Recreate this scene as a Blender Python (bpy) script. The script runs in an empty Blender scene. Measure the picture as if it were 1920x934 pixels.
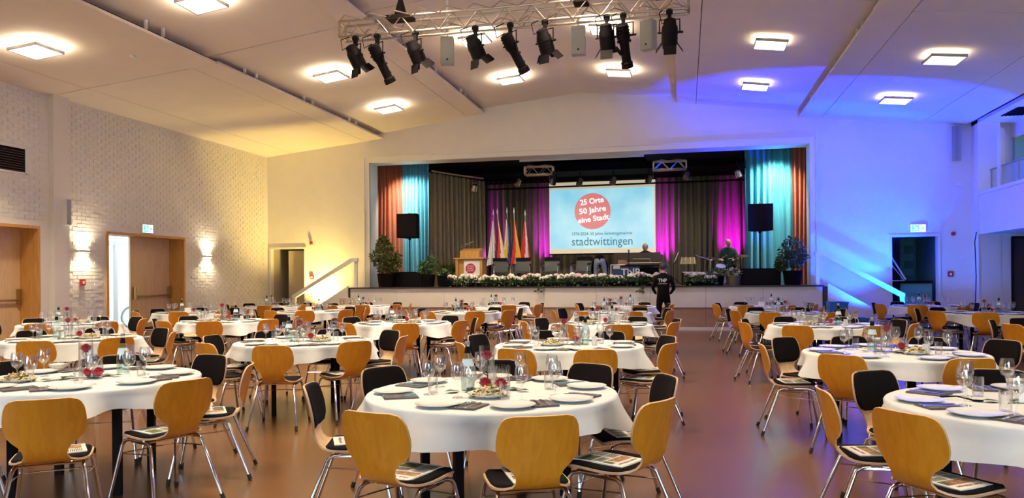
import bpy, bmesh, math, random
from math import pi, sin, cos, radians, sqrt, atan2
from mathutils import Vector, Matrix
random.seed(11)
SC = bpy.context.scene
COL = SC.collection
# ------------------------------------------------------------------ camera, world, light, exposure
F_PX, YAW, ROLL, CAM_H, CY = 1420.6, 0.22503, -0.00779, 1.452, 521.56
cam = bpy.data.objects.new('camera', bpy.data.cameras.new('camera')); COL.objects.link(cam)
fw = Vector((-sin(YAW), cos(YAW), 0)); rt = Vector((cos(YAW), sin(YAW), 0)); up = Vector((0, 0, 1))
r3 = rt * cos(ROLL) + up * sin(ROLL); u3 = up * cos(ROLL) - rt * sin(ROLL)
m = Matrix((r3, u3, -fw)).transposed().to_4x4(); m.translation = (0, 0, CAM_H)
cam.matrix_world = m
cam.data.sensor_fit = 'HORIZONTAL'; cam.data.sensor_width = 36
cam.data.lens = 36 * F_PX / 1920; cam.data.shift_y = (CY - 467) / 1920
cam.data.clip_start = .05; cam.data.clip_end = 200
SC.camera = cam
VS = SC.view_settings
VS.view_transform = 'Standard'; VS.look = 'None'; VS.exposure = 1.05; VS.gamma = 1; VS.use_curve_mapping = False
SC.cycles.max_bounces = 7; SC.cycles.diffuse_bounces = 4; SC.cycles.glossy_bounces = 3
SC.cycles.transparent_max_bounces = 24; SC.cycles.transmission_bounces = 4
SC.cycles.use_denoising = True; SC.cycles.sample_clamp_indirect = 6
SC.cycles.caustics_reflective = False; SC.cycles.caustics_refractive = False
W = bpy.data.worlds.new('world'); SC.world = W; W.use_nodes = True
W.node_tree.nodes['Background'].inputs[0].default_value = (.72, .88, 1, 1)
W.node_tree.nodes['Background'].inputs[1].default_value = 1.6

def light(kind, name, loc, energy, color, target=None, size=.2, size_y=None, spot=60, blend=.3, spread=180):
    d = bpy.data.lights.new(name, kind); d.energy = energy; d.color = color
    if kind == 'AREA':
        d.size = size; d.spread = radians(spread)
        if size_y: d.shape = 'RECTANGLE'; d.size_y = size_y
    else: d.shadow_soft_size = size
    if kind == 'SPOT': d.spot_size = radians(spot); d.spot_blend = blend
    o = bpy.data.objects.new(name, d); COL.objects.link(o); o.location = loc
    if target is not None:
        o.rotation_euler = (Vector(target) - Vector(loc)).to_track_quat('-Z', 'Y').to_euler()
    return o
# daylight through the glazed rear end of the hall
light('AREA', 'daylight_rear_window', (-5.5, -2.4, 1.7), 92, (.64, .84, 1), (-4.6, 4.5, .5), 6, 1.8, spread=120)
light('AREA', 'daylight_rear_window', (1.5, -2.4, 1.7), 92, (.64, .84, 1), (.8, 4.5, .5), 6, 1.8, spread=120)
LAMP_E, HALO_E = 1.1, 62.0
LAMP_W = 84      # watts of a ceiling panel at full
LAMP_COL = (1, .82, .57)
# coloured floor washes by the stage stairs
light('SPOT', 'blue_uplight', (5.0, 20.95, .35), 2300, (0, .02, 1), (4.6, 21.7, 6.0), .05, spot=80, blend=.12)
light('SPOT', 'blue_wall_wash', (4.9, 19.9, .35), 1500, (0, .035, 1), (4.0, 22.2, 3.3), .06, spot=76, blend=.35)
light('SPOT', 'blue_floodlight', (5.1, 20.6, .35), 150, (0, .14, 1), (6.9, 20.8, 3.6), .06, spot=110, blend=.5)
light('SPOT', 'amber_uplight', (-11.1, 21.7, .4), 620, (1, .72, .18), (-10.9, 22.0, 4), .08, spot=135, blend=1)
# magenta uplights in front of the rear stage curtain
for X, e in ((-7.1, 260), (-4.95, 240), (-.75, 330), (1.55, 380)):
    light('SPOT', 'magenta_uplight', (X, 26.45, 1.3), e * 2, (.85, .0, 1), (X, 27.35, 2.75), .04, spot=40, blend=1)
# stage wash from the stage trusses
for X, Y, e in ((-4.5, 22.9, 130), (-.5, 22.9, 130), (-8.6, 22.6, 110), (2.6, 22.6, 110)):
    light('SPOT', 'stage_wash', (X, Y, 4.75), e, (1, .86, .62), (X * .9 - .3, 25.5, 1.8), .1, spot=100, blend=.8)
for X in (-8.75, 2.55):
    light('SPOT', 'curtain_light', (X, 22.75, 4.9), 130, (1, .95, .85), (X, 24, 3.0), .08, spot=110, blend=.7)

# ------------------------------------------------------------------ materials
def nt(name):
    M = bpy.data.materials.new(name); M.use_nodes = True
    return M, M.node_tree.nodes, M.node_tree.links, M.node_tree.nodes['Principled BSDF']
def mat(name, c, rough=.5, metal=0, var=0, scale=30, bump=0, spec=.5, sheen=0, coat=0):
    M, N, L, B = nt(name)
    B.inputs['Base Color'].default_value = (*c, 1); B.inputs['Roughness'].default_value = rough
    B.inputs['Metallic'].default_value = metal; B.inputs['Specular IOR Level'].default_value = spec
    if sheen: B.inputs['Sheen Weight'].default_value = sheen
    if coat: B.inputs['Coat Weight'].default_value = coat; B.inputs['Coat Roughness'].default_value = .15
    if var or bump:
        tc = N.new('ShaderNodeTexCoord'); nz = N.new('ShaderNodeTexNoise'); nz.inputs['Scale'].default_value = scale
        nz.inputs['Detail'].default_value = 4; L.new(tc.outputs['Object'], nz.inputs['Vector'])
        if var:
            cr = N.new('ShaderNodeValToRGB'); cr.color_ramp.elements[0].position = .3; cr.color_ramp.elements[1].position = .7
            cr.color_ramp.elements[0].color = (*[x * (1 - var) for x in c], 1)
            cr.color_ramp.elements[1].color = (*[min(1, x * (1 + var)) for x in c], 1)
            L.new(nz.outputs['Fac'], cr.inputs['Fac']); L.new(cr.outputs['Color'], B.inputs['Base Color'])
        if bump:
            bp = N.new('ShaderNodeBump'); bp.inputs['Strength'].default_value = bump; bp.inputs['Distance'].default_value = .01
            L.new(nz.outputs['Fac'], bp.inputs['Height']); L.new(bp.outputs['Normal'], B.inputs['Normal'])
    return M
def wood(name, c1, c2, sc=(3, 3, .5), rough=.4, dist=6, coat=0):
    M, N, L, B = nt(name)
    tc = N.new('ShaderNodeTexCoord'); mp = N.new('ShaderNodeMapping'); mp.inputs['Scale'].default_value = sc
    oi = N.new('ShaderNodeObjectInfo'); ad = N.new('ShaderNodeVectorMath'); ad.operation = 'ADD'
    cx = N.new('ShaderNodeCombineXYZ'); ml = N.new('ShaderNodeMath'); ml.operation = 'MULTIPLY'; ml.inputs[1].default_value = 37
    L.new(oi.outputs['Random'], ml.inputs[0]); L.new(ml.outputs[0], cx.inputs[0]); L.new(ml.outputs[0], cx.inputs[2])
    L.new(tc.outputs['Object'], ad.inputs[0]); L.new(cx.outputs[0], ad.inputs[1]); L.new(ad.outputs[0], mp.inputs['Vector'])
    nz = N.new('ShaderNodeTexNoise'); nz.inputs['Scale'].default_value = 4; nz.inputs['Detail'].default_value = 6
    nz.inputs['Distortion'].default_value = 1.4
    L.new(mp.outputs[0], nz.inputs['Vector'])
    cr = N.new('ShaderNodeValToRGB'); cr.color_ramp.elements[0].position = .36; cr.color_ramp.elements[1].position = .64
    cr.color_ramp.elements[0].color = (*c1, 1); cr.color_ramp.elements[1].color = (*c2, 1)
    L.new(nz.outputs['Fac'], cr.inputs['Fac']); L.new(cr.outputs['Color'], B.inputs['Base Color'])
    B.inputs['Roughness'].default_value = rough
    if coat: B.inputs['Coat Weight'].default_value = coat; B.inputs['Coat Roughness'].default_value = .2
    return M
def emit(name, c, s, base=(.8, .8, .8)):
    M, N, L, B = nt(name)
    B.inputs['Base Color'].default_value = (*base, 1); B.inputs['Emission Color'].default_value = (*c, 1)
    B.inputs['Emission Strength'].default_value = s
    return M
def glass(name, tint=(1, 1, 1), f=.12, rough=.02):
    M, N, L, B = nt(name); N.remove(B)
    tr = N.new('ShaderNodeBsdfTransparent'); tr.inputs[0].default_value = (*tint, 1)
    gl = N.new('ShaderNodeBsdfGlossy'); gl.inputs['Roughness'].default_value = rough
    lw = N.new('ShaderNodeLayerWeight'); lw.inputs['Blend'].default_value = .35
    mr = N.new('ShaderNodeMapRange'); mr.inputs['To Min'].default_value = f * .5; mr.inputs['To Max'].default_value = .62
    mx = N.new('ShaderNodeMixShader'); L.new(lw.outputs['Facing'], mr.inputs['Value']); L.new(mr.outputs[0], mx.inputs[0])
    L.new(tr.outputs[0], mx.inputs[1]); L.new(gl.outputs[0], mx.inputs[2])
    L.new(mx.outputs[0], N['Material Output'].inputs['Surface'])
    return M
M_ = {}
M_['ply'] = wood('varnished_beech', (.64, .235, .010), (.72, .290, .018), (5, 5, .9), .36, coat=.25)
M_['ply_in'] = wood('pale_beech', (.62, .40, .22), (.74, .52, .31), (5, 5, .9), .42)
M_['ply_edge'] = mat('beech_edge', (.66, .42, .25), .5)
M_['pad'] = mat('black_upholstery', (.006, .004, .005), .95, 0, .3, 220, .15, .15)
M_['chrome'] = mat('chrome', (.82, .82, .84), .10, 1)
M_['rubber'] = mat('black_rubber', (.012, .012, .012), .7)
M_['black'] = mat('black_metal', (.006, .004, .005), .6, spec=.12)
M_['blackmat'] = mat('black_matt', (.004, .003, .004), .9, spec=.1)
M_['cloth'] = mat('white_tablecloth', (.66, .66, .66), .85, 0, .03, 12, .06, .2, .1)
M_['china'] = mat('white_china', (.70, .70, .69), .12)
M_['napkin'] = mat('grey_napkin', (.125, .105, .11), .9, 0, .12, 90)
M_['steel'] = mat('cutlery_steel', (.75, .74, .72), .15, 1)
M_['glass'] = glass('clear_glass', (.985, .99, .99))
M_['bottle'] = glass('water_bottle_glass', (.86, .95, .93), .2)
M_['label'] = mat('pale_blue_label', (.62, .75, .80), .5)
M_['paper'] = mat('newsprint', (.72, .69, .64), .9, 0, .05, 60)
M_['ink'] = mat('print_ink', (.05, .05, .05), .9)
M_['inkred'] = mat('red_print', (.35, .03, .06), .9)
M_['photo_green'] = mat('printed_photo_green', (.10, .13, .04), .8, 0, .8, 40)
M_['photo_warm'] = mat('printed_photo_warm', (.30, .16, .08), .8, 0, .7, 50)
M_['rose'] = mat('rose_petal', (.42, .006, .03), .6, 0, .25, 60, sheen=.3)
M_['stem'] = mat('green_stem', (.05, .10, .03), .6)
M_['leaf'] = mat('dark_green_leaf', (.035, .07, .02), .45, 0, .4, 20)
M_['leaf2'] = mat('olive_leaf', (.11, .12, .02), .5, 0, .5, 15)
M_['leaf3'] = mat('fresh_leaf', (.07, .16, .03), .5, 0, .4, 15)
M_['bloom'] = mat('white_hydrangea', (.74, .72, .58), .8, 0, .15, 60, .5)
M_['bloom2'] = mat('pink_hydrangea', (.66, .48, .46), .8, 0, .15, 60, .5)
M_['wax'] = mat('candle_wax', (.85, .80, .68), .5)
M_['snack'] = mat('pastry_snack', (.62, .38, .17), .7, 0, .35, 60)
M_['snack2'] = mat('pale_pastry', (.70, .58, .36), .7, 0, .2, 60)
M_['white'] = mat('white_plaster', (.80, .76, .70), .85, 0, .02, 3)
M_['brick'] = mat('white_painted_brick', (.78, .75, .69), .75, 0, .05, 8, .35)
M_['ceil'] = mat('ceiling_board', (.82, .74, .66), .9, 0, .02, 2)
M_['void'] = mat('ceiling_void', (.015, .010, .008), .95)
M_['trim'] = mat('white_trim', (.80, .77, .71), .5)
M_['beech_door'] = wood('beech_veneer', (.70, .47, .24), (.77, .55, .31), (3, 3, .4), .45)
M_['oak'] = wood('oak_jamb', (.52, .26, .06), (.62, .33, .09), (4, 4, .4), .4)
M_['brass'] = mat('brushed_brass', (.45, .32, .16), .35, 1)
M_['fascia'] = mat('white_fascia', (.72, .68, .63), .5, 0, .02, 3)
M_['fascia_wood'] = wood('stage_base_wood', (.34, .20, .13), (.40, .25, .17), (.6, 4, 4), .5)
M_['lip'] = mat('dark_stage_edge', (.03, .02, .018), .5)
M_['stagefloor'] = wood('dark_stage_floor', (.07, .04, .025), (.11, .065, .04), (.6, 4, 4), .5)
M_['alu'] = mat('truss_aluminium', (.46, .39, .31), .35, 1)
M_['grey'] = mat('grey_housing', (.30, .29, .28), .5)
M_['greyspk'] = mat('pale_grey_grille', (.36, .38, .37), .6)
M_['red'] = mat('signal_red', (.5, .02, .02), .4)
M_['blue_bin'] = mat('blue_plastic', (.02, .16, .50), .4)
M_['c_rust'] = mat('rust_curtain', (.42, .10, .025), .7, 0, .06, 8, sheen=.3)
M_['c_blue'] = mat('sky_blue_curtain', (.10, .44, .58), .65, 0, .06, 8, sheen=.3)
M_['c_teal'] = mat('teal_curtain', (.03, .37, .42), .65, 0, .06, 8, sheen=.3)
M_['c_olive'] = mat('olive_grey_curtain', (.34, .28, .15), .75, 0, .08, 8, sheen=.3)
M_['c_dark'] = mat('dark_stage_curtain', (.15, .115, .07), .75, 0, .08, 8, sheen=.3)
M_['lectern'] = wood('lectern_oak', (.48, .24, .05), (.57, .30, .08), (4, 4, .5), .4)
M_['skin'] = mat('skin', (.56, .32, .22), .55)
M_['hair'] = mat('dark_hair', (.03, .02, .015), .6)
M_['blackcloth'] = mat('black_clothing', (.005, .004, .006), .9, spec=.15)
M_['jeans'] = mat('blue_grey_denim', (.24, .31, .38), .9, 0, .3, 40)
M_['greencloth'] = mat('dark_green_shirt', (.015, .06, .04), .85)
M_['white_p'] = mat('white_plastic', (.8, .8, .78), .4)
M_['lens'] = mat('warm_lamp_face', (.75, .68, .52), .3)
M_['diffuser'] = emit('lamp_diffuser', (1, .94, .82), LAMP_E)
M_['halo'] = emit('lamp_uplight', LAMP_COL, HALO_E)
M_['diffuser_dim'] = emit('dimmed_lamp_diffuser', (1, .94, .82), 1.0)
M_['halo_dim'] = emit('dimmed_lamp_uplight', LAMP_COL, 5.5)
M_['sconce_glow'] = emit('sconce_bulb', (1, .80, .50), 14)
M_['exit_white'] = emit('exit_sign_white', (.86, 1, .9), 1.3)
M_['exit_green'] = emit('exit_sign_green', (.10, .62, .40), .9, (.05, .4, .25))
M_['pane'] = glass('window_glass', (.92, .97, .97), .15)
M_['teal_wall'] = mat('teal_block_wall', (.10, .36, .34), .7, 0, .05, 5)
M_['dim'] = mat('dark_glazing', (.02, .018, .02), .2)
M_['case_blue'] = mat('dark_blue_case', (.02, .05, .14), .5)

def screen_mat():
    M, N, L, B = nt('projected_slide')
    tc = N.new('ShaderNodeTexCoord'); nz = N.new('ShaderNodeTexNoise'); nz.inputs['Scale'].default_value = .9
    nz.inputs['Detail'].default_value = 3; L.new(tc.outputs['Object'], nz.inputs['Vector'])
    cr = N.new('ShaderNodeValToRGB'); cr.color_ramp.elements[0].position = .35; cr.color_ramp.elements[1].position = .65
    cr.color_ramp.elements[0].color = (.10, .33, .44, 1); cr.color_ramp.elements[1].color = (.24, .43, .48, 1)
    L.new(nz.outputs['Fac'], cr.inputs['Fac'])
    B.inputs['Base Color'].default_value = (.3, .3, .3, 1)
    L.new(cr.outputs['Color'], B.inputs['Emission Color']); B.inputs['Emission Strength'].default_value = .82
    return M
M_['slide'] = screen_mat()
M_['slide_disc'] = emit('slide_red_disc', (.60, .17, .17), .5, (.3, .15, .15))
M_['slide_white'] = emit('slide_white_text', (.95, .95, 1), .6, (.3, .3, .3))
M_['slide_ink'] = emit('slide_teal_text', (.06, .25, .34), .35, (.06, .09, .1))
M_['screen_cloth'] = emit('glowing_projection_cloth', (.85, .72, .48), .28, (.5, .48, .42))  # cloth is no lamp; its brightness is put in as emission

def floor_mat():
    M, N, L, B = nt('floor_wood_strip')
    tc = N.new('ShaderNodeTexCoord'); mp = N.new('ShaderNodeMapping'); mp.inputs['Scale'].default_value = (.35, 5, 1)
    L.new(tc.outputs['Object'], mp.inputs['Vector'])
    nz = N.new('ShaderNodeTexNoise'); nz.inputs['Scale'].default_value = 3; nz.inputs['Detail'].default_value = 5
    L.new(mp.outputs[0], nz.inputs['Vector'])
    cr = N.new('ShaderNodeValToRGB'); cr.color_ramp.elements[0].position = .3; cr.color_ramp.elements[1].position = .7
    cr.color_ramp.elements[0].color = (.105, .046, .016, 1); cr.color_ramp.elements[1].color = (.15, .070, .026, 1)
    L.new(nz.outputs['Fac'], cr.inputs['Fac'])
    L.new(cr.outputs['Color'], B.inputs['Base Color'])
    B.inputs['Roughness'].default_value = .26; B.inputs['Specular IOR Level'].default_value = .7
    return M
M_['floor'] = floor_mat()

# ------------------------------------------------------------------ mesh helpers
class MB:
    def __init__(s): s.v = []; s.f = []; s.m = []
    def add(s, vs, fs, mi=0, M=None):
        b = len(s.v)
        s.v += [tuple(M @ Vector(v)) for v in vs] if M else [tuple(v) for v in vs]
        s.f += [tuple(i + b for i in f) for f in fs]; s.m += [mi] * len(fs); return s
    def box(s, x0, y0, z0, x1, y1, z1, mi=0, M=None):
        vs = [(x0, y0, z0), (x1, y0, z0), (x1, y1, z0), (x0, y1, z0), (x0, y0, z1), (x1, y0, z1), (x1, y1, z1), (x0, y1, z1)]
        return s.add(vs, [(3, 2, 1, 0), (4, 5, 6, 7), (0, 1, 5, 4), (1, 2, 6, 5), (2, 3, 7, 6), (3, 0, 4, 7)], mi, M)
    def lathe(s, prof, n=16, mi=0, M=None, cap0=True, cap1=True):
        vs = []; fs = []
        for r, z in prof:
            for k in range(n):
                a = 2 * pi * k / n; vs.append((r * cos(a), r * sin(a), z))
        for i in range(len(prof) - 1):
            for k in range(n):
                k2 = (k + 1) % n; fs.append((i * n + k, i * n + k2, (i + 1) * n + k2, (i + 1) * n + k))
        if cap0: fs.append(tuple(range(n - 1, -1, -1)))
        if cap1: fs.append(tuple((len(prof) - 1) * n + k for k in range(n)))
        return s.add(vs, fs, mi, M)
    def tube(s, pts, r, n=8, mi=0, caps=True):
        pts = [Vector(p) for p in pts]; rs = r if isinstance(r, (list, tuple)) else [r] * len(pts)
        vs = []; fs = []; prev = None
        for i, p in enumerate(pts):
            t = ((pts[min(i + 1, len(pts) - 1)] - p).normalized() + (p - pts[max(i - 1, 0)]).normalized())
            t = t.normalized() if t.length > 1e-6 else Vector((0, 0, 1))
            if prev is None:
                a = t.orthogonal().normalized()
            else:
                a = prev - t * prev.dot(t); a = a.normalized() if a.length > 1e-6 else t.orthogonal().normalized()
            prev = a; b = t.cross(a)
            for k in range(n):
                q = 2 * pi * k / n; vs.append(p + (a * cos(q) + b * sin(q)) * rs[i])
        for i in range(len(pts) - 1):
            for k in range(n):
                k2 = (k + 1) % n; fs.append((i * n + k, i * n + k2, (i + 1) * n + k2, (i + 1) * n + k))
        if caps: fs += [tuple(range(n - 1, -1, -1)), tuple((len(pts) - 1) * n + k for k in range(n))]
        return s.add(vs, fs, mi)
    def prism(s, poly, y0, y1, mi=0, axis='y', M=None):
        n = len(poly)
        def P(a, b, t): return (a, t, b) if axis == 'y' else ((t, a, b) if axis == 'x' else (a, b, t))
        vs = [P(a, b, y0) for a, b in poly] + [P(a, b, y1) for a, b in poly]
        fs = [tuple(range(n)), tuple(range(2 * n - 1, n - 1, -1))] + [(i, i + n, (i + 1) % n + n, (i + 1) % n) for i in range(n)]
        return s.add(vs, fs, mi, M)
    def sphere(s, c, r, n=10, mi=0, sq=(1, 1, 1)):
        m = n // 2 + 1; prof = [(max(1e-4, sin(pi * i / m)), -cos(pi * i / m)) for i in range(m + 1)]
        return s.lathe(prof, n, mi, Matrix.Translation(c) @ Matrix.Diagonal((r * sq[0], r * sq[1], r * sq[2], 1)), False, False)
    def mesh(s, name, mats, smooth=None):
        me = bpy.data.meshes.new(name); me.from_pydata(s.v, [], s.f)
        for k in (mats if isinstance(mats, (list, tuple)) else [mats]): me.materials.append(M_[k] if isinstance(k, str) else k)
        me.polygons.foreach_set('material_index', s.m)
        bm = bmesh.new(); bm.from_mesh(me); bmesh.ops.recalc_face_normals(bm, faces=bm.faces); bm.to_mesh(me); bm.free()
        if smooth is not None:
            me.polygons.foreach_set('use_smooth', [True] * len(me.polygons))
            if smooth < 180: me.set_sharp_from_angle(angle=radians(smooth))
        me.update(); return me
    def build(s, name, mats, parent=None, smooth=None, kind=None, loc=None, label=None):
        return link(name, s.mesh(name, mats, smooth), parent, kind, loc, label)
def link(name, me, parent=None, kind=None, loc=None, label=None):
    o = bpy.data.objects.new(name, me); COL.objects.link(o)
    if parent: o.parent = parent
    if kind: o['kind'] = kind
    if loc: o.location = loc
    if label: o['label'] = label
    return o
def tag(o, label, cat, group=None):
    o['label'] = label; o['category'] = cat; o['kind'] = 'thing'
    if group: o['group'] = group
    return o
def thing(name, label, cat, loc=(0, 0, 0), rz=0, group=None, rot=None):
    o = bpy.data.objects.new(name, None); COL.objects.link(o); o.empty_display_size = .1
    o.location = loc; o.rotation_euler = rot if rot else (0, 0, rz)
    return tag(o, label, cat, group)
def struct(name, mb, mats, parent=None, smooth=None): return mb.build(name, mats, parent, smooth, 'structure')
def inst(proto, label, cat, loc, rz=0, group=None, rot=None):
    """proto = (name, own_mesh or None, [(part, mesh, [(sub, mesh)...])])"""
    name, own, parts = proto
    o = bpy.data.objects.new(name, own); COL.objects.link(o)
    o.location = loc; o.rotation_euler = rot if rot else (0, 0, rz); tag(o, label, cat, group)
    for p in parts:
        q = link(p[0], p[1], o)
        for sname, sm in (p[2] if len(p) > 2 else []): link(sname, sm, q)
    return o
def text_mesh(txt, size, matk, align='CENTER', bold=0, extrude=.002):
    cu = bpy.data.curves.new('lettering', 'FONT'); cu.body = txt; cu.size = size; cu.align_x = align; cu.align_y = 'CENTER'
    cu.extrude = extrude; cu.offset = bold; cu.resolution_u = 3
    t = bpy.data.objects.new('lettering', cu); COL.objects.link(t)
    dg = bpy.context.evaluated_depsgraph_get()
    me = bpy.data.meshes.new_from_object(t.evaluated_get(dg)); me.name = 'lettering'
    bpy.data.objects.remove(t); bpy.data.curves.remove(cu)
    me.materials.clear(); me.materials.append(M_[matk]); return me
def rot_to(d, roll=0): return Vector(d).to_track_quat('Z', 'Y').to_matrix().to_4x4()

# ------------------------------------------------------------------ room shell
XC = -3.05; XL, XR, YB, YW = -13.2, 7.4, -2.5, 22.2
def zc(X):
    u = abs(X - XC)
    if u < 2.85: return 6.89 - .095 * u
    if u < 6.14: return 6.44 - .13 * (u - 2.85)
    if u < 9.25: return 5.84 - .10 * (u - 6.14)
    return 5.55 - .13 * (u - 9.25)
def holed(mb, a0, a1, b0, b1, holes, put):
    """cells of a rectangle a0..a1 x b0..b1 that no hole covers; put(a0,b0,a1,b1)"""
    A = sorted({a0, a1, *[h[0] for h in holes], *[h[2] for h in holes]}); Bs = sorted({b0, b1, *[h[1] for h in holes], *[h[3] for h in holes]})
    A = [a for a in A if a0 <= a <= a1]; Bs = [b for b in Bs if b0 <= b <= b1]
    for i in range(len(A) - 1):
        for j in range(len(Bs) - 1):
            ca, cb = (A[i] + A[i + 1]) / 2, (Bs[j] + Bs[j + 1]) / 2
            if not any(h[0] < ca < h[2] and h[1] < cb < h[3] for h in holes): put(A[i], Bs[j], A[i + 1], Bs[j + 1])
struct('floor', MB().box(-17, YB, -.1, 12, 29, 0), 'floor')
# left brick wall
w = MB(); dA = (10.5, 0, 13.27, 2.62); dB = (15.14, 0, 18.0, 2.62)
holed(w, YB, YW + .3, 0, 6.0, [dA, dB], lambda a, b, c, d: w.box(XL - .5, a, b, XL, c, d))
wall_left = struct('wall_left', w, 'white')
# bricks proud of the mortar
bm_ = MB().box(0, -.118, -.0345, .011, .118, .0345)
bm_half = MB().box(0, -.055, -.0345, .011, .055, .0345)
bricks = []
row = 0; z = .05
while z < 5.45:
    y = 11.4 + (.125 if row % 2 else 0)
    while y < 22.1:
        if z + .04 < zc(XL) - .02 and not (13.40 < y < 14.06) and not any(h[0] - .16 < y < h[2] + .16 and z < h[3] + .1 for h in (dA, dB)) and not (3.68 < z < 4.22 and 11.7 < y < 13.05):
            bricks.append((y, z))
        y += .25
    z += .083; row += 1
bricks.sort(key=lambda p: min((p[0] - 14.5) ** 2 + (p[1] - 2.0) ** 2, (p[0] - 18.95) ** 2 + (p[1] - 2.0) ** 2))
bme = bm_.mesh('brick', 'brick')
for i, (y, z) in enumerate(bricks[:295]):
    o = link('brick', bme, wall_left); o.location = (XL + random.uniform(-.006, .003), y, z + random.uniform(-.003, .003))
    o.rotation_euler = (random.uniform(-.012, .012), random.uniform(-.02, .02), random.uniform(-.02, .02))
rest = MB()
for y, z in bricks[295:]:
    rest.box(XL, y - .118, z - .0345, XL + .011 + random.uniform(-.006, .003), y + .118, z + .0345)
rest.build('brickwork', 'brick', wall_left, kind='stuff')
# smooth column in the brick wall
struct('column_brick_wall', MB().box(XL - .02, 13.53, 0, XL + .13, 13.94, 5.55), 'white')
# stage wall
w = MB()
hs = [(-13.1, 0, -11.88, 2.46), (-9.64, 1.2, 3.36, 5.1), (5.43, 0, 6.55, 2.48)]
holed(w, XL - .3, XR + .3, 0, 7.2, hs, lambda a, b, c, d: w.box(a, YW, b, c, YW + .18, d)); w.box(XR + .3, YW, 0, XR + 3, YW + .18, 7.2)
struct('wall_stage', w, 'white')
t = MB()
for x0, z0, x1, z1 in ((-9.79, 1.2, -9.64, 5.10), (3.36, 1.2, 3.51, 5.10), (-9.79, 5.1, 3.51, 5.25)): t.box(x0, YW - .05, z0, x1, YW + .02, z1)
for x0, z0, x1, z1 in ((-9.82, 1.2, -9.79, 5.25), (3.51, 1.2, 3.54, 5.25), (-9.82, 5.25, 3.54, 5.28)): t.box(x0, YW - .08, z0, x1, YW + .02, z1)
for x0, z0, x1, z1 in ((-9.79, 1.2, -9.64, 5.10), (3.36, 1.2, 3.51, 5.10), (-9.79, 5.1, 3.51, 5.25)): t.box(x0 + .004, YW + .021, z0 - .004, x1 + (.004 if x1 < 0 else -.004), YW + .62, z1 - .004)
struct('trim_1', t, 'trim')
# right wall: parapet, pier, balcony, recess below
w = MB(); w.box(XR, YB, 2.49, XR + .18, 21.75, 3.50); struct('wall_right', w, 'white')
struct('trim_2', MB().box(XR - .04, YB, 3.50, XR + .24, 21.75, 3.58), 'trim')
struct('column_right', MB().box(XR - .02, 21.75, 0, XR + .5, YW + .1, 5.6), 'white')
struct('column_balcony', MB().box(XR + .06, 20.55, 3.5, XR + .16, 20.75, 5.0), 'white')
w = MB(); w.box(XR + 2.6, YB, 3.3, XR + 2.8, YW, 5.6); M_['teal_lit_balcony_wall'] = mat('teal_lit_balcony_wall', (.30, .56, .53), .85); struct('wall_balcony', w, 'teal_lit_balcony_wall')  # teal light falling on the balcony wall is put into its base colour
struct('wall_balcony_end', MB().box(XR + .95, 22.05, 2.75, XR + 2.6, 22.15, 5.36), 'teal_lit_balcony_wall')
struct('floor_balcony', MB().box(XR + .18, YB, 2.49, XR + 2.8, YW, 2.75), 'white')
cb = MB(); cb.box(XR - .02, YB, 5.36, XR + 2.8, YW + .2, 5.45); cb.box(XR + .9, YB, 5.0, XR + 1.0, YW, 5.36)
struct('ceiling_balcony', cb, 'ceil')
struct('wall_recess', MB().box(XR + .5, 21.76, 0, XR + 2.6, 22.0, 2.49).box(XR + 2.6, YB, 0, XR + 2.75, 22.0, 2.49), 'white')
dr = thing('door_4', 'dark glazed double door in the recess under the balcony', 'door', (8.12, 21.72, 0)); dr['kind'] = 'structure'
MB().box(0, 0, 0, 1.6, .03, 2.38).build('door_pane', 'dim', dr)
for x, mk in ((0, 'black'), (.40, 'alu'), (.46, 'black'), (.9, 'black'), (1.55, 'black')): MB().box(x, -.03, 0, x + .05, .0, 2.42).build('door_frame', mk, dr)
MB().box(0, -.03, 2.36, 1.6, 0, 2.42).build('door_frame', 'black', dr)
struct('wall_rear', MB().box(XL - .5, YB - .2, 0, XR + 3, YB, 7.2), 'white')
# stage wall doors
nb = MB(); nb.box(-13.2, YW + .18, 0, -13.1, YW + 1.5, 2.5).box(-11.88, YW + .18, 0, -11.78, YW + 1.5, 2.5).box(-13.2, YW + .18, 2.46, -11.78, YW + 1.5, 2.56).box(-13.2, YW + 1.4, 0, -11.78, YW + 1.5, 2.5)
struct('wall_niche', nb, mat('niche_wall', (.46, .40, .32), .8))
d1 = thing('door_1', 'beige door leaf standing open inside the plain doorway by the stage steps', 'door', (-12.66, YW + .35, 0)); d1['kind'] = 'structure'
MB().box(0, 0, 0, .75, .05, 2.4).build('door_leaf', mat('beige_door', (.42, .34, .25), .6), d1)
MB().box(.68, -.03, 1.0, .72, 0, 1.12).build('handle', 'steel', d1)
struct('trim_3', MB().box(-13.13, YW - .03, 0, -13.08, YW, 2.44).box(-11.9, YW - .03, 0, -11.84, YW, 2.44).box(-13.13, YW - .03, 2.44, -11.84, YW, 2.5), 'trim')
struct('trim_4', MB().box(5.36, YW - .03, 0, 5.43, YW, 2.48).box(6.55, YW - .03, 0, 6.62, YW, 2.48).box(5.36, YW - .03, 2.48, 6.62, YW, 2.54), 'trim')
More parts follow.
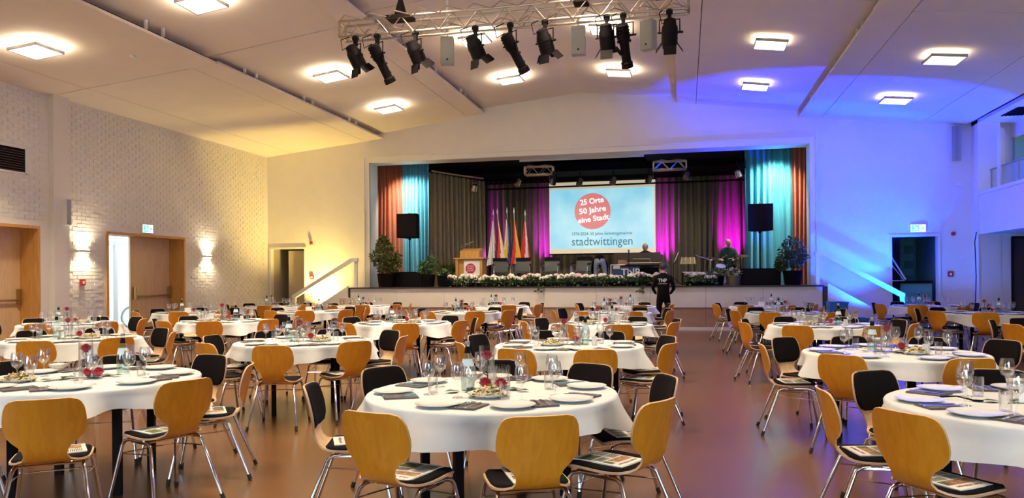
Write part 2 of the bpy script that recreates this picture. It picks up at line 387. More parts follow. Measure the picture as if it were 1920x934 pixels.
# stair room behind the right doorway, teal painted blocks
tw = struct('wall_stairwell', MB().box(5.3, YW + 2.2, 0, 7.3, YW + 2.35, 3).box(6.62, YW + .18, 0, 6.75, YW + 2.2, 3).box(5.2, YW + .18, 0, 5.3, YW + 2.2, 3).box(5.2, YW + .18, 2.6, 7.3, YW + 2.3, 2.7), mat('stairwell_mortar', (.06, .22, .21), .9))
blk = MB().box(-.24, -.012, -.105, .24, .0, .105).mesh('block', 'teal_wall')
for r in range(12):
    for c in range(5):
        x = 5.5 + c * .5 + (.25 if r % 2 else 0) - .2
        if 5.95 < x < 6.55: o = link('block', blk, tw); o.location = (x, YW + 2.2, .2 + r * .222)
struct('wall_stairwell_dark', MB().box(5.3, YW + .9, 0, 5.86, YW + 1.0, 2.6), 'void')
lw = thing('stairwell_parapet', 'low teal panelled parapet inside the doorway under the lit exit sign', 'parapet', (6.15, YW + .35, 0))
MB().box(-.42, 0, 0, .36, .08, 1.22).build('panel', 'teal_wall', lw); MB().box(-.44, -.03, 1.22, .38, .1, 1.30).build('coping', 'black', lw)
for z in (.95, .62, .3): MB().box(-.42, -.02, z, .36, 0, z + .03).build('rib', 'teal_wall', lw)
hr = thing('stair_handrail', 'white steep stair rail in the dark teal stairwell doorway', 'handrail', (0, 0, 0))
MB().tube([(5.45, YW + .3, 2.02), (5.83, YW + .25, 1.33)], .022).build('rail', 'white_p', hr)
MB().tube([(5.43, YW + .3, 1.82), (5.80, YW + .25, 1.30), (5.45, YW + .28, 1.30)], .016).build('lower_rail', 'white_p', hr)
# ceiling in dropped, sloping panels
void = MB(); void.box(XL - .5, YB, 7.25, XR + 3, YW + .2, 7.35)
ceiling = struct('ceiling', void, 'void')
def panel(name, us, zs, sgn, y0, y1, th=.05, drop=0, mk='ceil', parent=ceiling):
    n = len(us); poly = [(XC + sgn * us[i], zs[i] - drop) for i in range(n)] + [(XC + sgn * us[i], zs[i] - drop + th) for i in reversed(range(n))]
    return MB().prism(poly, y0, y1).build(name, mk, parent)
hang = MB().box(-.022, -.022, 0, .022, .022, .30).mesh('hanger', 'trim')
for sgn in (-1, 1):
    for y0, y1, dz in ((YB, 13.60, .0), (13.63, YW, 0)):
        panel('panel', [0, 3.02], [6.89, 6.89 - .095 * 3.02], sgn, y0, y1)
        panel('panel', [3.385, 6.36], [6.44 - .13 * .535, 6.44 - .13 * 3.51], sgn, y0, y1)
        panel('panel', [6.73, 9.24], [5.84 - .1 * .59, 5.84 - .1 * 3.1], sgn, y0, y1)
        panel('panel', [9.255, 10.30], [5.528, 5.41], sgn, y0, y1)
        sh = 0 if y0 > 0 else .05
        for ua, ub, za, zb in ((2.85, 3.37, 6.44, 6.44 - .13 * .52), (6.14, 6.715, 5.84, 5.84 - .1 * .575)):
            ya, yb = y0, y1 - (0 if sh == 0 else .12)
            panel('strip', [ua - sh, ub - sh], [za - sh, zb - sh], sgn, ya, yb, .05)
            yy = ya + 1.0
            while yy < yb:
                if yy > 5: 
                    for q in (0, .45):
                        o = link('hanger', hang, ceiling); o.location = (XC + sgn * (ua - sh + .03), yy + q, za - sh + .07)
                yy += 2.6
struct('wall_eaves', MB().box(XL - .5, YB, 5.9, XL, YW, 7.3).box(XR + .2, YB, 5.42, XR + .5, YW, 7.3), 'void')
# stage platform
st = struct('stage_platform', MB().box(-9.84, 21.14, 0, 3.51, 28.6, 1.2), 'stagefloor')
xs = [-9.82 + i * (13.31 / 9) for i in range(10)]
for i in range(9): MB().box(xs[i] + .004, 21.10, .615, xs[i + 1] - .004, 21.14, 1.165).build('fascia_panel', 'fascia', st)
for i in range(9): MB().box(xs[i] + .004, 21.12, .10, xs[i + 1] - .004, 21.14, .605).build('base_panel', 'fascia_wood', st)
MB().box(-9.86, 21.06, 1.165, 3.53, 21.2, 1.205).box(-9.86, 21.085, .6, -9.835, 21.16, 1.165).box(3.505, 21.085, .6, 3.53, 21.16, 1.165).build('lip', 'lip', st)
MB().box(-9.82, 21.08, 0, 3.49, 21.14, .09).build('base_trim', 'trim', st)
struct('wall_stage_inner', MB().box(-11.2, 28.6, 1.2, 5.2, 28.7, 7.2).box(-11.2, YW + .18, 1.2, -11.1, 28.6, 7.2).box(5.1, YW + .18, 1.2, 5.2, 28.6, 7.2).box(-11.2, YW + .18, 7.1, 5.2, 28.7, 7.2), 'blackmat')
struct('ceiling_stage', MB().box(-8.2, 25.2, 5.02, 2.2, 28.6, 5.3).box(-8.6, 23.2, 5.24, -4.95, 25.4, 5.4).box(-1.2, 23.2, 5.22, 1.75, 25.4, 5.4), 'blackmat')
for name, x0, x1 in (('lit_lintel_strip', -4.99, -1.18),):
    o = MB().box(x0, 22.95, 5.06, x1, 23.03, 5.3).build(name, 'trim'); tag(o, 'long white strip added for the lit lower edge of stage lintel', 'lintel')  # lit lower edge of the lintel, its brightness put into a white strip
# stage steps at both ends
for sgn, cx, lab in ((-1, -9.6, 'by the amber-lit brick corner'), (1, 3.33, 'by the blue-lit wall')):
    s = thing('stage_steps', 'white stage steps with closed side and sloping rail ' + lab, 'steps', (cx, 21.1, 0), group='stage steps')
    def X(u): return sgn * u
    MB().prism([(X(.29), .0), (X(2.2), .0), (X(2.2), .12), (X(.29), 1.26)], 0, .07).build('side_panel', 'trim', s)
    MB().prism([(X(-.02), 1.98), (X(.16), 1.98), (X(2.03), .90), (X(2.13), .90), (X(2.13), .98), (X(2.05), 1.02), (X(.18), 2.09), (X(-.02), 2.09)], -.03, .09).build('handrail', 'trim', s)
    MB().box(min(X(0), X(.09)), .0, 1.2, max(X(0), X(.09)), .08, 2.0).build('upper_post', 'trim', s)
    MB().box(min(X(2.03), X(2.13)), .0, 0, max(X(2.03), X(2.13)), .08, .95).build('newel_post', 'trim', s)
    for k in range(7):
        a, b = X(2.0 - .27 * k), X(0.02)
        MB().box(min(a, b), .09, .167 * k, max(a, b), 1.05, .167 * (k + 1)).build('step', 'stagefloor', s)
# double doors in the brick wall
def wall_door(name, y0, y1, leaf0, leaf1, lab):
    d = thing(name, lab, 'door', (XL, (y0 + y1) / 2, 0)); d['kind'] = 'structure'; c = (y0 + y1) / 2
    MB().box(-.5, y0 - c, 0, .03, y0 - c + .07, 2.56).build('jamb', 'oak', d)
    MB().box(-.5, y1 - c - .06, 0, .03, y1 - c, 2.56).build('jamb', 'oak', d)
    MB().box(-.5, y0 - c, 2.56, .03, y1 - c, 2.62).build('jamb', 'oak', d)
    lf = MB().box(-.48, leaf0 - c, .01, -.43, leaf1 - c, 2.575).build('door_leaf', 'beech_door', d)
    bar = MB().tube([(-.37, leaf0 - c + .10, 1.07), (-.37, leaf1 - c - .06, 1.07)], .022)
    for y in (leaf0 - c + .10, leaf1 - c - .06): bar.box(-.43, y - .03, .98, -.35, y + .03, 1.3)
    bar.build('panic_bar', 'brass', lf)
    return d, c
wall_door('door_2', 10.5, 13.27, 11.3, 13.21, 'beech door with panic bar nearest the camera in brick wall')
dB_, c_ = wall_door('door_3', 15.14, 18.0, 16.46, 17.94, 'beech double door standing half open to daylight in brick wall')
lf2 = MB().box(-1.3, 15.2 - c_, .01, -.46, 15.25 - c_, 2.54).build('door_leaf', 'beech_door', dB_)
# porch outside the open leaf
struct('path_outside', MB().box(-30, 5, -.12, -13.75, 40, -.01), mat('pale_paving', (.55, .56, .56), .8))
gd = thing('door_5', 'white framed glass porch door outside the half open beech door', 'door', (-15.6, 17.9, 0)); gd['kind'] = 'structure'
for y in (-2.2, -1.35, -.5, .35, 1.2): MB().box(-.04, y - .05, 0, .04, y + .05, 2.9).build('door_frame', 'white_p', gd)
MB().box(-.03, -2.2, 2.45, .03, 1.2, 2.58).box(-.03, -2.2, 0, .03, 1.2, .12).build('door_frame', 'white_p', gd)
for y in (-1.775, -.925, -.075, .775): MB().box(-.006, y - .37, .12, .006, y + .37, 2.45).build('pane', 'pane', gd)
bk = thing('bicycle', 'parked bicycle wheel glimpsed outside through the half open door', 'bicycle', (-16.6, 20.1, .34))
def ring(mb, R, r, n=28): mb.tube([(R * sin(a) * .35, R * sin(a) * .94, R * cos(a)) for a in [2 * pi * i / n for i in range(n + 1)]], r, 6); return mb
ring(MB(), .33, .024).build('tyre', 'black', bk); ring(MB(), .29, .012).build('rim', 'alu', bk)
sp = MB()
for i in range(12): a = pi * i / 6; sp.tube([(0, 0, 0), (.29 * sin(a) * .35, .29 * sin(a) * .94, .29 * cos(a))], .003, 4)
sp.build('spokes', 'steel', bk, kind='stuff')
MB().tube([(0, 0, 0), (-.15, .38, .5), (-.4, 1.0, .45), (-.3, .75, 0), (-.15, .38, .5)], .02).build('frame', 'case_blue', bk)

# ------------------------------------------------------------------ fittings on walls and ceiling
def lamp_proto(sfx=''):
    fr = MB()
    for a, b, c, d in ((-.31, -.31, .31, -.295), (-.31, .295, .31, .31), (-.31, -.295, -.295, .295), (.295, -.295, .31, .295)): fr.box(a, b, -.055, c, d, .0)
    fr.box(-.1, -.1, 0, .1, .1, .08)
    df = MB().box(-.294, -.294, -.05, .294, .294, -.035); ha = MB().box(-.29, -.29, -.012, .29, .29, -.004)
    return ('ceiling_light', None, [('frame', fr.mesh('frame', 'grey')), ('diffuser', df.mesh('diffuser', 'diffuser' + sfx)), ('uplight', ha.mesh('uplight', 'halo' + sfx))])
LP = lamp_proto(); LPD = lamp_proto('_dim')   # the bays over the blue-lit side are dimmed
cols_l = {-11.18: 'outermost bay along brick wall', -7.85: 'second bay from brick wall', -4.44: 'middle bay, brick side of ridge', -1.61: 'middle bay, blue side of ridge', 1.70: 'second bay from balcony', 4.85: 'bay along balcony'}
rows_l = {11.2: 'mid hall', 15.95: 'near the truss', 19.4: 'near the stage', 7.7: 'added unseen close to camera', 4.2: 'added unseen above front tables'}  # two rows nearest the camera are out of view, added to light the tables
for X, cn in cols_l.items():
    for Y, rn in rows_l.items():
        if X == -11.18 and Y > 12: continue
        z = zc(X) - .075; sl = -math.atan({0: .095, 1: .135, 2: .1}[0 if abs(X - XC) < 2.85 else 1 if abs(X - XC) < 6.14 else 2]) * (1 if X > XC else -1)
        light('AREA', 'ceiling_panel_light', (X, Y, z - .06), 4 if X > 0 and Y > 14 else 30 if X > 0 or (X > -2 and Y > 14) else 50 if Y < 10 else LAMP_W, LAMP_COL, (X, Y, 0), .56, spread=96)
        inst(LPD if X > 0 else LP, 'square flat ceiling lamp %s, %s' % (rn, cn), 'lamp', (X, Y, z), rot=(0, -sl, 0), group='square ceiling lamps')
for X, Y, lab in ((-10.2, 12.44, 'small round smoke detector on ceiling bay along brick wall'), (4.49, 17.9, 'small round smoke detector on blue-lit ceiling bay')):
    o = MB().lathe([(.06, 0), (.055, -.03), (.03, -.05)], 14).build('smoke_detector', 'white_p', smooth=40); o.location = (X, Y, zc(X) - .001); tag(o, lab, 'detector')
# wall sconces
def sconce(y, lab):
    s = thing('wall_sconce', lab, 'lamp', (XL + .011, y, 2.13), group='brick wall sconces')
    b = MB(); b.prism([(0, -.17), (.09, -.17), (.09, .17), (0, .17)], -.03, .03, axis='z', M=None); b.build('housing', 'white_p', s)
    for dz in (1, -1): light('SPOT', 'sconce_beam', (XL + .16, y, 2.13 + .05 * dz), 26, (1, .82, .55), (XL + .05, y, 2.13 + dz), .04, spot=140, blend=.9)
    MB().box(.015, -.14, .031, .075, .14, .034).box(.015, -.14, -.034, .075, .14, -.031).build('bulb', 'sconce_glow', s)
sconce(14.42, 'up-and-down wall lamp on brickwork between the two doors'); sconce(18.95, 'up-and-down wall lamp on brickwork beyond the half open door')
# signs and alarms
def exit_sign(loc, rz, lab, arrow):
    s = thing('exit_sign', lab, 'sign', loc, rz)
    MB().box(-.19, 0, -.105, .19, .05, .105).build('housing', 'white_p', s)
    MB().box(-.18, -.004, -.095, .18, 0, .095).build('sign_face', 'exit_white', s)
    p = MB()
    p.box(-.17, -.007, -.085, .02, -.004, .085)                                             # green field
    s2 = p.build('green_field', 'exit_green', s)
    g = MB(); y0, y1 = -.010, -.007
    g.prism([(-.09, .02), (-.07, .035), (-.04, .01), (-.055, -.005)], y0, y1); g.prism([(-.10, .045), (-.085, .06), (-.07, .045), (-.085, .03)], y0, y1)
    g.prism([(-.055, -.005), (-.04, .01), (-.02, -.03), (-.03, -.065), (-.045, -.06), (-.037, -.03)], y0, y1)
    g.prism([(-.07, .0), (-.055, -.005), (-.085, -.05), (-.12, -.05), (-.12, -.035), (-.095, -.035)], y0, y1)
    g.build('running_figure', 'exit_white', s)
    a = MB(); a.prism([(.05, .02), (.10, .02), (.10, .05), (.16, 0), (.10, -.05), (.10, -.02), (.05, -.02)] if arrow > 0 else [(.16, .02), (.10, .02), (.10, .05), (.04, 0), (.10, -.05), (.10, -.02), (.16, -.02)], y0 + .003, y1 + .003)
    a.build('arrow', 'exit_green', s)
exit_sign((6.07, YW - .06, 2.70), 0, 'lit green exit sign above the teal stairwell doorway', 1)
exit_sign((XL + .06, 16.5, 2.76), pi / 2, 'lit green exit sign above the half open beech door', -1)
def alarm(loc, rz, lab):
    s = MB().lathe([(.055, 0), (.055, .03), (.035, .06), (.02, .06)], 14, M=Matrix.Rotation(pi / 2, 4, 'X')).build('alarm_sounder', 'red', smooth=40)
    s.location = loc; s.rotation_euler = (0, 0, rz); tag(s, lab, 'alarm')
alarm((-11.66, YW - .005, 2.62), 0, 'round red alarm sounder on wall above amber-lit steps'); alarm((6.93, YW - .005, 2.54), 0, 'round dark red alarm sounder on blue-lit wall by the corner')
def callpoint(loc, rz, lab):
    s = thing('fire_call_point', lab, 'fire alarm', loc, rz)
    MB().box(-.06, -.05, -.07, .06, 0, .07).build('housing', 'red', s); MB().box(-.028, -.055, -.035, .028, -.05, .03).build('button', 'white_p', s)
callpoint((-11.63, YW, 1.53), 0, 'red fire call point on wall beside amber-lit steps')
callpoint((6.85, YW, 1.47), 0, 'red fire call point on blue-lit wall beside stairwell doorway')
callpoint((XL + .012, 14.40, 1.43), pi / 2, 'red fire call point on brickwork under the wall lamp')
o = MB().box(-.05, -.03, -.04, .05, 0, .04).build('wall_switch', 'white_p'); o.location = (6.95, YW, 1.08); tag(o, 'small pale wall switch below the red call point', 'switch')
o = MB().box(-.05, -.03, -.04, .05, 0, .04).build('wall_socket', 'white_p'); o.location = (7.12, YW, 1.9); tag(o, 'small pale wall plate near the hall corner pier', 'switch')
s = thing('wall_speaker', 'slim grey column loudspeaker high on the blue-lit wall', 'speaker', (6.98, YW, 4.92))
MB().box(-.06, -.14, -.46, .12, -.02, .46).build('housing', 'greyspk', s); MB().box(-.04, -.146, -.44, .06, -.14, .44).build('grille', 'grey', s)
MB().box(-.02, -.02, -.3, .04, 0, .3).build('bracket', 'black', s)
o = MB().box(-.07, -.06, -.05, .07, 0, .05).build('motion_sensor', 'white_p'); o.location = (7.06, YW, 3.85); tag(o, 'small white box sensor on blue-lit wall near pier', 'sensor')
s = thing('column_loudspeaker', 'small white loudspeaker on the smooth column in brick wall', 'speaker', (XL + .13, 13.80, 2.95))
MB().box(0, -.07, -.28, .12, .07, .28).build('housing', 'white_p', s); MB().box(.12, -.06, -.27, .125, .06, .27).build('grille', 'greyspk', s)
o = MB().tube([(7.32, 21.7, 2.55), (7.27, 21.68, 2.3), (7.3, 21.69, 1.4), (7.27, 21.68, .6), (7.31, 21.69, .05)], .012).build('hanging_cable', 'black'); tag(o, 'dark cable hanging down the blue-lit corner pier', 'cable')
# vents
v = thing('vent_grille', 'dark slatted ventilation grille high on the brick wall', 'vent', (XL, 12.2, 3.93))
MB().box(-.02, -.72, -.24, .02, .72, .24).build('backing', 'blackmat', v)
MB().box(-.0, -.76, -.28, .03, .76, -.24).box(0, -.76, .24, .03, .76, .28).box(0, .72, -.28, .03, .76, .28).box(0, -.76, -.28, .03, -.72, .28).build('frame', 'white_p', v)
sl = MB().prism([(.0, -.02), (.028, -.028), (.03, -.022), (.004, -.012)], -.72, .72).mesh('slat', mat('vent_slat', (.10, .06, .04), .6))
for k in range(9): o = link('slat', sl, v); o.location = (0, 0, -.2 + k * .05)
for y, lab in ((20.4, 'dark ceiling vent over the balcony nearest the stage wall'), (18.6, 'dark ceiling vent over the balcony second from stage wall')):
    v = thing('ceiling_vent', lab, 'vent', (XR + .45, y, 5.36))
    MB().box(-.25, -.5, -.012, .25, .5, 0).build('backing', 'blackmat', v)
    for k in range(6): MB().box(-.23 + k * .085, -.48, -.03, -.225 + k * .085, .48, -.012).build('slat', 'black', v)
# balcony glass railing
rl = thing('balcony_railing', 'glass balcony railing with slim metal rail above the parapet', 'railing', (XR + .1, 0, 3.58))
MB().tube([(0, 8, .5), (0, 21.25, .5)], .022).build('rail', 'alu', rl)
for y in (21.2, 19.6, 18.0, 16.4, 14.8):
    MB().box(-.015, y - .02, 0, .015, y + .02, .5).build('post', 'alu', rl); MB().box(-.005, y - 1.56, .04, .005, y - .04, .47).build('pane', 'pane', rl)

# ------------------------------------------------------------------ lighting truss and lanterns
def truss(name, lab, x0, x1, y, z, s=.27, n=20, r=.022, group=None):
    t = thing(name, lab, 'truss', ((x0 + x1) / 2, y, z), 0, group); L = (x1 - x0) / 2
    ch = MB().tube([(-L, 0, 0), (L, 0, 0)], r).mesh('chord', 'alu', 40)
    for dy in (0, s):
        for dz in (0, s): o = link('chord', ch, t); o.location = (0, dy, dz)
    d = 2 * L / n
    br = MB().tube([(0, 0, 0), (d, 0, s)], r * .45, 6).mesh('brace', 'alu', 40)
    for k in range(n):
        for face in range(4):
            o = link('brace', br, t); x = -L + k * d
            flip = k % 2
            if face < 2: o.location = (x + (d if flip else 0), s * face, 0); o.rotation_euler = (0, 0, pi if flip else 0)
            else: o.location = (x + (d if flip else 0), 0 if not flip else 0, s * (face - 2)); o.rotation_euler = (-pi / 2 if not flip else -pi / 2, 0, 0); o.scale = (-1 if flip else 1, 1, 1)
            if face >= 2: o.scale = (-1 if flip else 1, -1, -1)
    for x in (-L, L):
        e = MB().box(x - .02, 0, 0, x + .02, .02, s).box(x - .02, s - .02, 0, x + .02, s, s).box(x - .02, 0, 0, x + .02, s, .02).box(x - .02, 0, s - .02, x + .02, s, s)
        e.build('end_plate', 'alu', t)
    return t
truss('lighting_truss', 'long aluminium box truss hung across the hall carrying black stage lanterns', -5.75, .08, 12.0, 5.6, .27, 26)
h = thing('chain_hoist', 'black chain hoist bag hanging over the brick end of truss', 'hoist', (-4.68, 12.13, 5.87))
MB().lathe([(.13, .0), (.12, .03), (.03, .36), (.02, .4)], 12).build('chain_bag', 'blackmat', h, 40); MB().tube([(0, 0, .38), (0, 0, .62)], .012).sphere((0, 0, .33), .045).build('chain', 'black', h)
MB().box(-.22, -.16, -.02, .22, .16, .03).build('sling', 'black', h)
for X in (-1.6, -.3):
    h = thing('truss_hanger', 'steel drop hanger holding the truss near its ' + ('middle' if X < -1 else 'blue end'), 'hanger', (X, 12.13, 5.87))
    MB().tube([(0, 0, 0), (0, 0, zc(X) - 5.87 + .02)], .012).build('rod', 'black', h); MB().box(-.12, -.15, -.02, .12, .15, .02).build('clamp', 'black', h)
def lantern(kind):
    P = []
    if kind == 'profile':
        b = MB().lathe([(.05, .09), (.095, .07), (.10, -.16), (.085, -.18), (.075, -.24), (.075, -.50), (.095, -.52), (.098, -.60), (.08, -.60), (.075, -.56)], 14)
        b.box(-.11, -.02, -.20, .11, .02, -.17).box(-.012, .07, -.3, .012, .11, -.27).box(-.012, .07, -.46, .012, .10, -.43).box(-.02, .07, -.05, .02, .12, .05)
        for k in range(4): b.lathe([(.106, -.13 + k * .05), (.106, -.115 + k * .05)], 14)
    else:
        b = MB().lathe([(.04, .12), (.09, .10), (.10, .02), (.12, -.02), (.125, -.28), (.11, -.29), (.10, -.27)], 14)
        for k in range(3): b.lathe([(.126, -.06 - k * .06), (.126, -.075 - k * .06)], 14)
        b.box(-.02, .1, -.1, .02, .14, .0)
    P.append(('body', b.mesh('body', 'black', 40)))
    zl = -.585 if kind == 'profile' else -.275
    P.append(('lens', MB().lathe([(.001, zl), (.07 if kind == 'profile' else .1, zl)], 14, cap0=False, cap1=False).mesh('lens', 'lens')))
    return P
def lantern_at(kind, top, bot, y, lab, group, aim_y=.30, s=1.0):
    """top/bot: world x,z of yoke clamp and mouth"""
    t = thing('stage_lantern', lab, 'stage light', (top[0], y, top[1]), group=group)
    L = .62 if kind == 'profile' else .44
    d = Vector((bot[0] - top[0], aim_y * L / .5, bot[1] - top[1])).normalized()
    R = rot_to(-d)
    piv = Vector((0, 0, -.22)) * s + Vector((0, 0, 0))
    for nm, me in LAN[kind]:
        o = link(nm, me, t); o.matrix_local = Matrix.Translation(piv - d * .10 * s) @ R @ Matrix.Scale(s, 4)
    sx = R.to_3x3() @ Vector((1, 0, 0)); sx.z = 0; sx.normalize(); w = .155 * s
    yk = MB(); yk.tube([piv + sx * w, Vector((sx.x * w, sx.y * w, -.02 * s)), Vector((-sx.x * w, -sx.y * w, -.02 * s)), piv - sx * w], .011 * s, 6)
    yk.build('yoke', 'black', t)
    kn = MB(); kn.tube([piv + sx * .10 * s, piv + sx * (w + .05 * s)], .018 * s, 8).tube([piv - sx * .10 * s, piv - sx * (w + .03 * s)], .014 * s, 8); kn.build('tilt_knob', 'black', t)
    MB().box(-.03 * s, -.03 * s, -.03 * s, .03 * s, .03 * s, .14 * s).tube([(-.05 * s, 0, .1 * s), (.05 * s, 0, .1 * s)], .04 * s, 8).build('clamp', 'black', t)
    cb = MB(); q = piv - d * .2 * s; cb.tube([q, q + Vector((-.12, -.05, -.08)) * s, q + Vector((-.16, -.03, .1)) * s, Vector((-.10, 0, .14)) * s], .009 * s, 6); cb.build('cable', 'black', t)
    if kind == 'fresnel':
        e = piv + d * (.17 + .0) * s
        ax = R.to_3x3() @ Vector((1, 0, 0)); ay = R.to_3x3() @ Vector((0, 1, 0))
        for u, v in ((ax, ay), (-ax, ay), (ay, ax), (-ay, ax)):
            a = e + u * .12 * s; b = a + (d * .12 + u * .085) * s; wv = v * .12 * s; n = (u * .004 - d * .003) * s
            pts = [a - v * .10 * s, a + v * .10 * s, b + wv * .8, b - wv * .8]; 
            MB().add([p for p in pts] + [p + n for p in pts], [(0, 1, 2, 3), (7, 6, 5, 4), (0, 4, 5, 1), (1, 5, 6, 2), (2, 6, 7, 3), (3, 7, 4, 0)]).build('barn_door', 'black', t)
    return t
LAN = {k: lantern(k) for k in ('fresnel', 'profile')}
lans = [('fresnel', (-5.45, 5.46), (-5.28, 4.95), 'first from the brick end'), ('profile', (-5.05, 5.46), (-4.82, 4.8), 'second from the brick end'), ('fresnel', (-4.37, 5.46), (-4.19, 4.94), 'third from the brick end'),
        ('fresnel', (-3.33, 5.46), (-3.14, 4.91), 'fourth from the brick end'), ('profile', (-2.74, 5.46), (-2.43, 4.8), 'fifth from the brick end'), ('fresnel', (-2.17, 5.46), (-2.05, 4.94), 'fourth from the blue end'),
        ('fresnel', (-1.18, 5.46), (-1.15, 4.96), 'third from the blue end'), ('profile', (-.92, 5.46), (-.86, 4.83), 'second from the blue end'), ('fresnel', (-.21, 5.46), (-.23, 4.99), 'first from the blue end')]
for k, a, b, lab in lans:
    lantern_at(k, a, b, 12.0 if k == 'fresnel' else 11.99, ('black fresnel lantern with barn doors' if k == 'fresnel' else 'long black profile lantern') + ' on hall truss, ' + lab, 'lanterns on the hall truss')
for X, rz, lab in ((-4.2, .25, 'pale grey slab loudspeaker hung from ceiling, nearest the brick side'), (-1.8, .05, 'pale grey slab loudspeaker hung from ceiling, middle one'), (-.63, -.5, 'pale grey slab loudspeaker hung from ceiling, nearest the blue side')):
    s = thing('hanging_speaker', lab, 'speaker', (X, 13.2, 5.62), rz, 'speakers hung behind the truss')
    MB().box(-.12, 0, -.25, .12, .16, .25).build('cabinet', 'greyspk', s); MB().box(-.10, -.006, -.235, .10, 0, .235).build('grille', 'greyspk', s)
    MB().sphere((0, -.004, -.17), .018, 8).build('badge', 'black', s); MB().box(-.02, .06, .25, .02, .1, zc(X) - 5.62 + .01).build('bracket', 'white_p', s)

# ------------------------------------------------------------------ stage curtains, screen, trusses
def curtain(name, lab, p0, p1, z0, z1, folds, amp, mk, group='stage curtains'):
    p0 = Vector(p0); p1 = Vector(p1); d = p1 - p0; n = Vector((-d.y, d.x)).normalized(); N = folds * 8
    ph = [random.uniform(-.5, .5) for _ in range(folds + 2)]; am = [random.uniform(.6, 1.25) for _ in range(folds + 2)]
    rows = 7; vs = []; fs = []
    for j in range(rows):
        v = j / (rows - 1)
        for i in range(N + 1):
            u = i / N * folds; k = int(u); f = u - k; f = f * f * (3 - 2 * f)
            a = am[k] * (1 - f) + am[k + 1] * f; q = ph[k] * (1 - f) + ph[k + 1] * f
            w = sin(2 * pi * u + q * 2.2); w = (abs(w) ** .75) * (1 if w > 0 else -1)
            off = n * (amp * a * w * (.75 + .35 * v)); P = p0 + d * (i / N) + off + d.normalized() * (.02 * sin(3 * v + k))
            vs.append((P.x, P.y, z1 + (z0 - z1) * v))
    for j in range(rows - 1):
        for i in range(N): a = j * (N + 1) + i; fs.append((a, a + 1, a + N + 2, a + N + 1))
    m = MB().add(vs, fs); o = m.build(name, mk, smooth=180)
    tag(o, lab, 'curtain', group); return o
curtain('stage_curtain', 'rust curtain panel at the amber-lit end of the stage', (-9.95, 23.2), (-9.1, 23.6), 1.2, 5.3, 7, .10, 'c_rust')
curtain('stage_curtain', 'sky blue curtain panel behind the stage speaker, amber end', (-9.15, 23.62), (-8.25, 23.8), 1.2, 5.28, 8, .11, 'c_blue')
curtain('stage_curtain', 'olive grey side curtain running back from the sky blue one', (-8.38, 23.9), (-7.2, 26.9), 1.2, 5.0, 14, .13, 'c_olive')
curtain('stage_curtain', 'dark rear stage curtain behind the flags', (-7.75, 27.4), (-4.72, 27.45), 1.2, 5.05, 14, .16, 'c_dark')
curtain('stage_curtain', 'dark rear stage curtain below and behind the projection screen', (-4.75, 27.55), (-.95, 27.55), 1.2, 5.05, 15, .12, 'c_dark')
curtain('stage_curtain', 'dark rear stage curtain behind the drum kit', (-.98, 27.4), (2.5, 27.4), 1.2, 5.05, 16, .16, 'c_dark')
curtain('stage_curtain', 'teal curtain panel behind the stage speaker, blue end', (1.75, 23.7), (3.22, 23.55), 1.2, 5.3, 8, .12, 'c_teal')
curtain('stage_curtain', 'rust curtain panel at the blue-lit end of the stage', (3.05, 23.4), (3.8, 23.2), 1.2, 5.32, 6, .10, 'c_rust')
sc = thing('projection_screen', 'wide projection screen showing a town anniversary slide with red disc', 'screen', (-2.87, 26.8, 3.6))
MB().box(-1.87, 0, -1.29, 1.87, .03, 1.27).build('screen_cloth', 'screen_cloth', sc)
MB().box(-1.84, -.004, -1.12, 1.83, 0, 1.0).build('slide', 'slide', sc)
MB().lathe([(.001, 0), (.64, 0), (.64, .004), (.001, .004)], 48, M=Matrix.Translation((-.32, -.005, .2)) @ Matrix.Rotation(pi / 2, 4, 'X'), cap0=False, cap1=False).build('red_disc', 'slide_disc', sc)
MB().box(-1.9, -.02, 1.25, 1.9, .1, 1.36).build('housing', 'black', sc); MB().box(-1.88, -.01, -1.34, 1.88, .03, -1.29).build('hem_bar', 'black', sc)
def txt(t, size, mk, loc, parent, ry=0, rx=pi / 2, rz=0, align='LEFT', bold=0, name='lettering', width=None):
    me = text_mesh(t, size, mk, align, bold)
    if width:
        xs_ = [v.co.x for v in me.vertices]; w = max(xs_) - min(xs_)
        for v in me.vertices: v.co.x *= width / w
    o = link(name, me, parent); o.location = loc; o.rotation_euler = (rx, 0, rz)
    if ry: o.rotation_euler = (Matrix.Rotation(-ry, 4, 'Y') @ Matrix.Rotation(rx, 4, 'X')).to_euler()
    return o
txt('25 Orte', .27, 'slide_white', (-.76, -.013, .50), sc, .12, bold=.005, width=.84)
txt('50 Jahre', .27, 'slide_white', (-.80, -.013, .18), sc, .12, bold=.005, width=.95)
txt('eine Stadt', .27, 'slide_white', (-.84, -.013, -.14), sc, .12, bold=.005, width=1.10)
txt('1974-2024: 50 Jahre Einheitsgemeinde', .15, 'slide_ink', (-1.08, -.007, -.60), sc, width=2.12, bold=.002)
txt('stadtwittingen', .42, 'slide_ink', (-1.08, -.007, -.88), sc, width=2.14, bold=.002)
truss('stage_truss', 'short truss piece over the stage, amber side of screen', -4.95, -4.05, 23.5, 4.72, .26, 4, .022, 'stage trusses')
truss('stage_truss', 'short truss piece over the stage, blue side of screen', -.93, .05, 23.5, 4.72, .26, 4, .022, 'stage trusses')
o = MB().tube([(-8.3, 24.2, 5.08), (-7.7, 24.6, 5.0), (-6.75, 25.2, 4.9)], .05).build('curtain_rail', 'alu'); tag(o, 'pale curtain rail sloping back above the olive grey curtain', 'rail')
o = MB().tube([(-6.9, 26.2, 4.62), (2.4, 26.2, 4.66)], .03).tube([(-6.9, 26.2, 4.82), (2.4, 26.2, 4.86)], .03).build('lighting_bar', 'black'); tag(o, 'dark lighting bar across the back of the stage', 'bar')
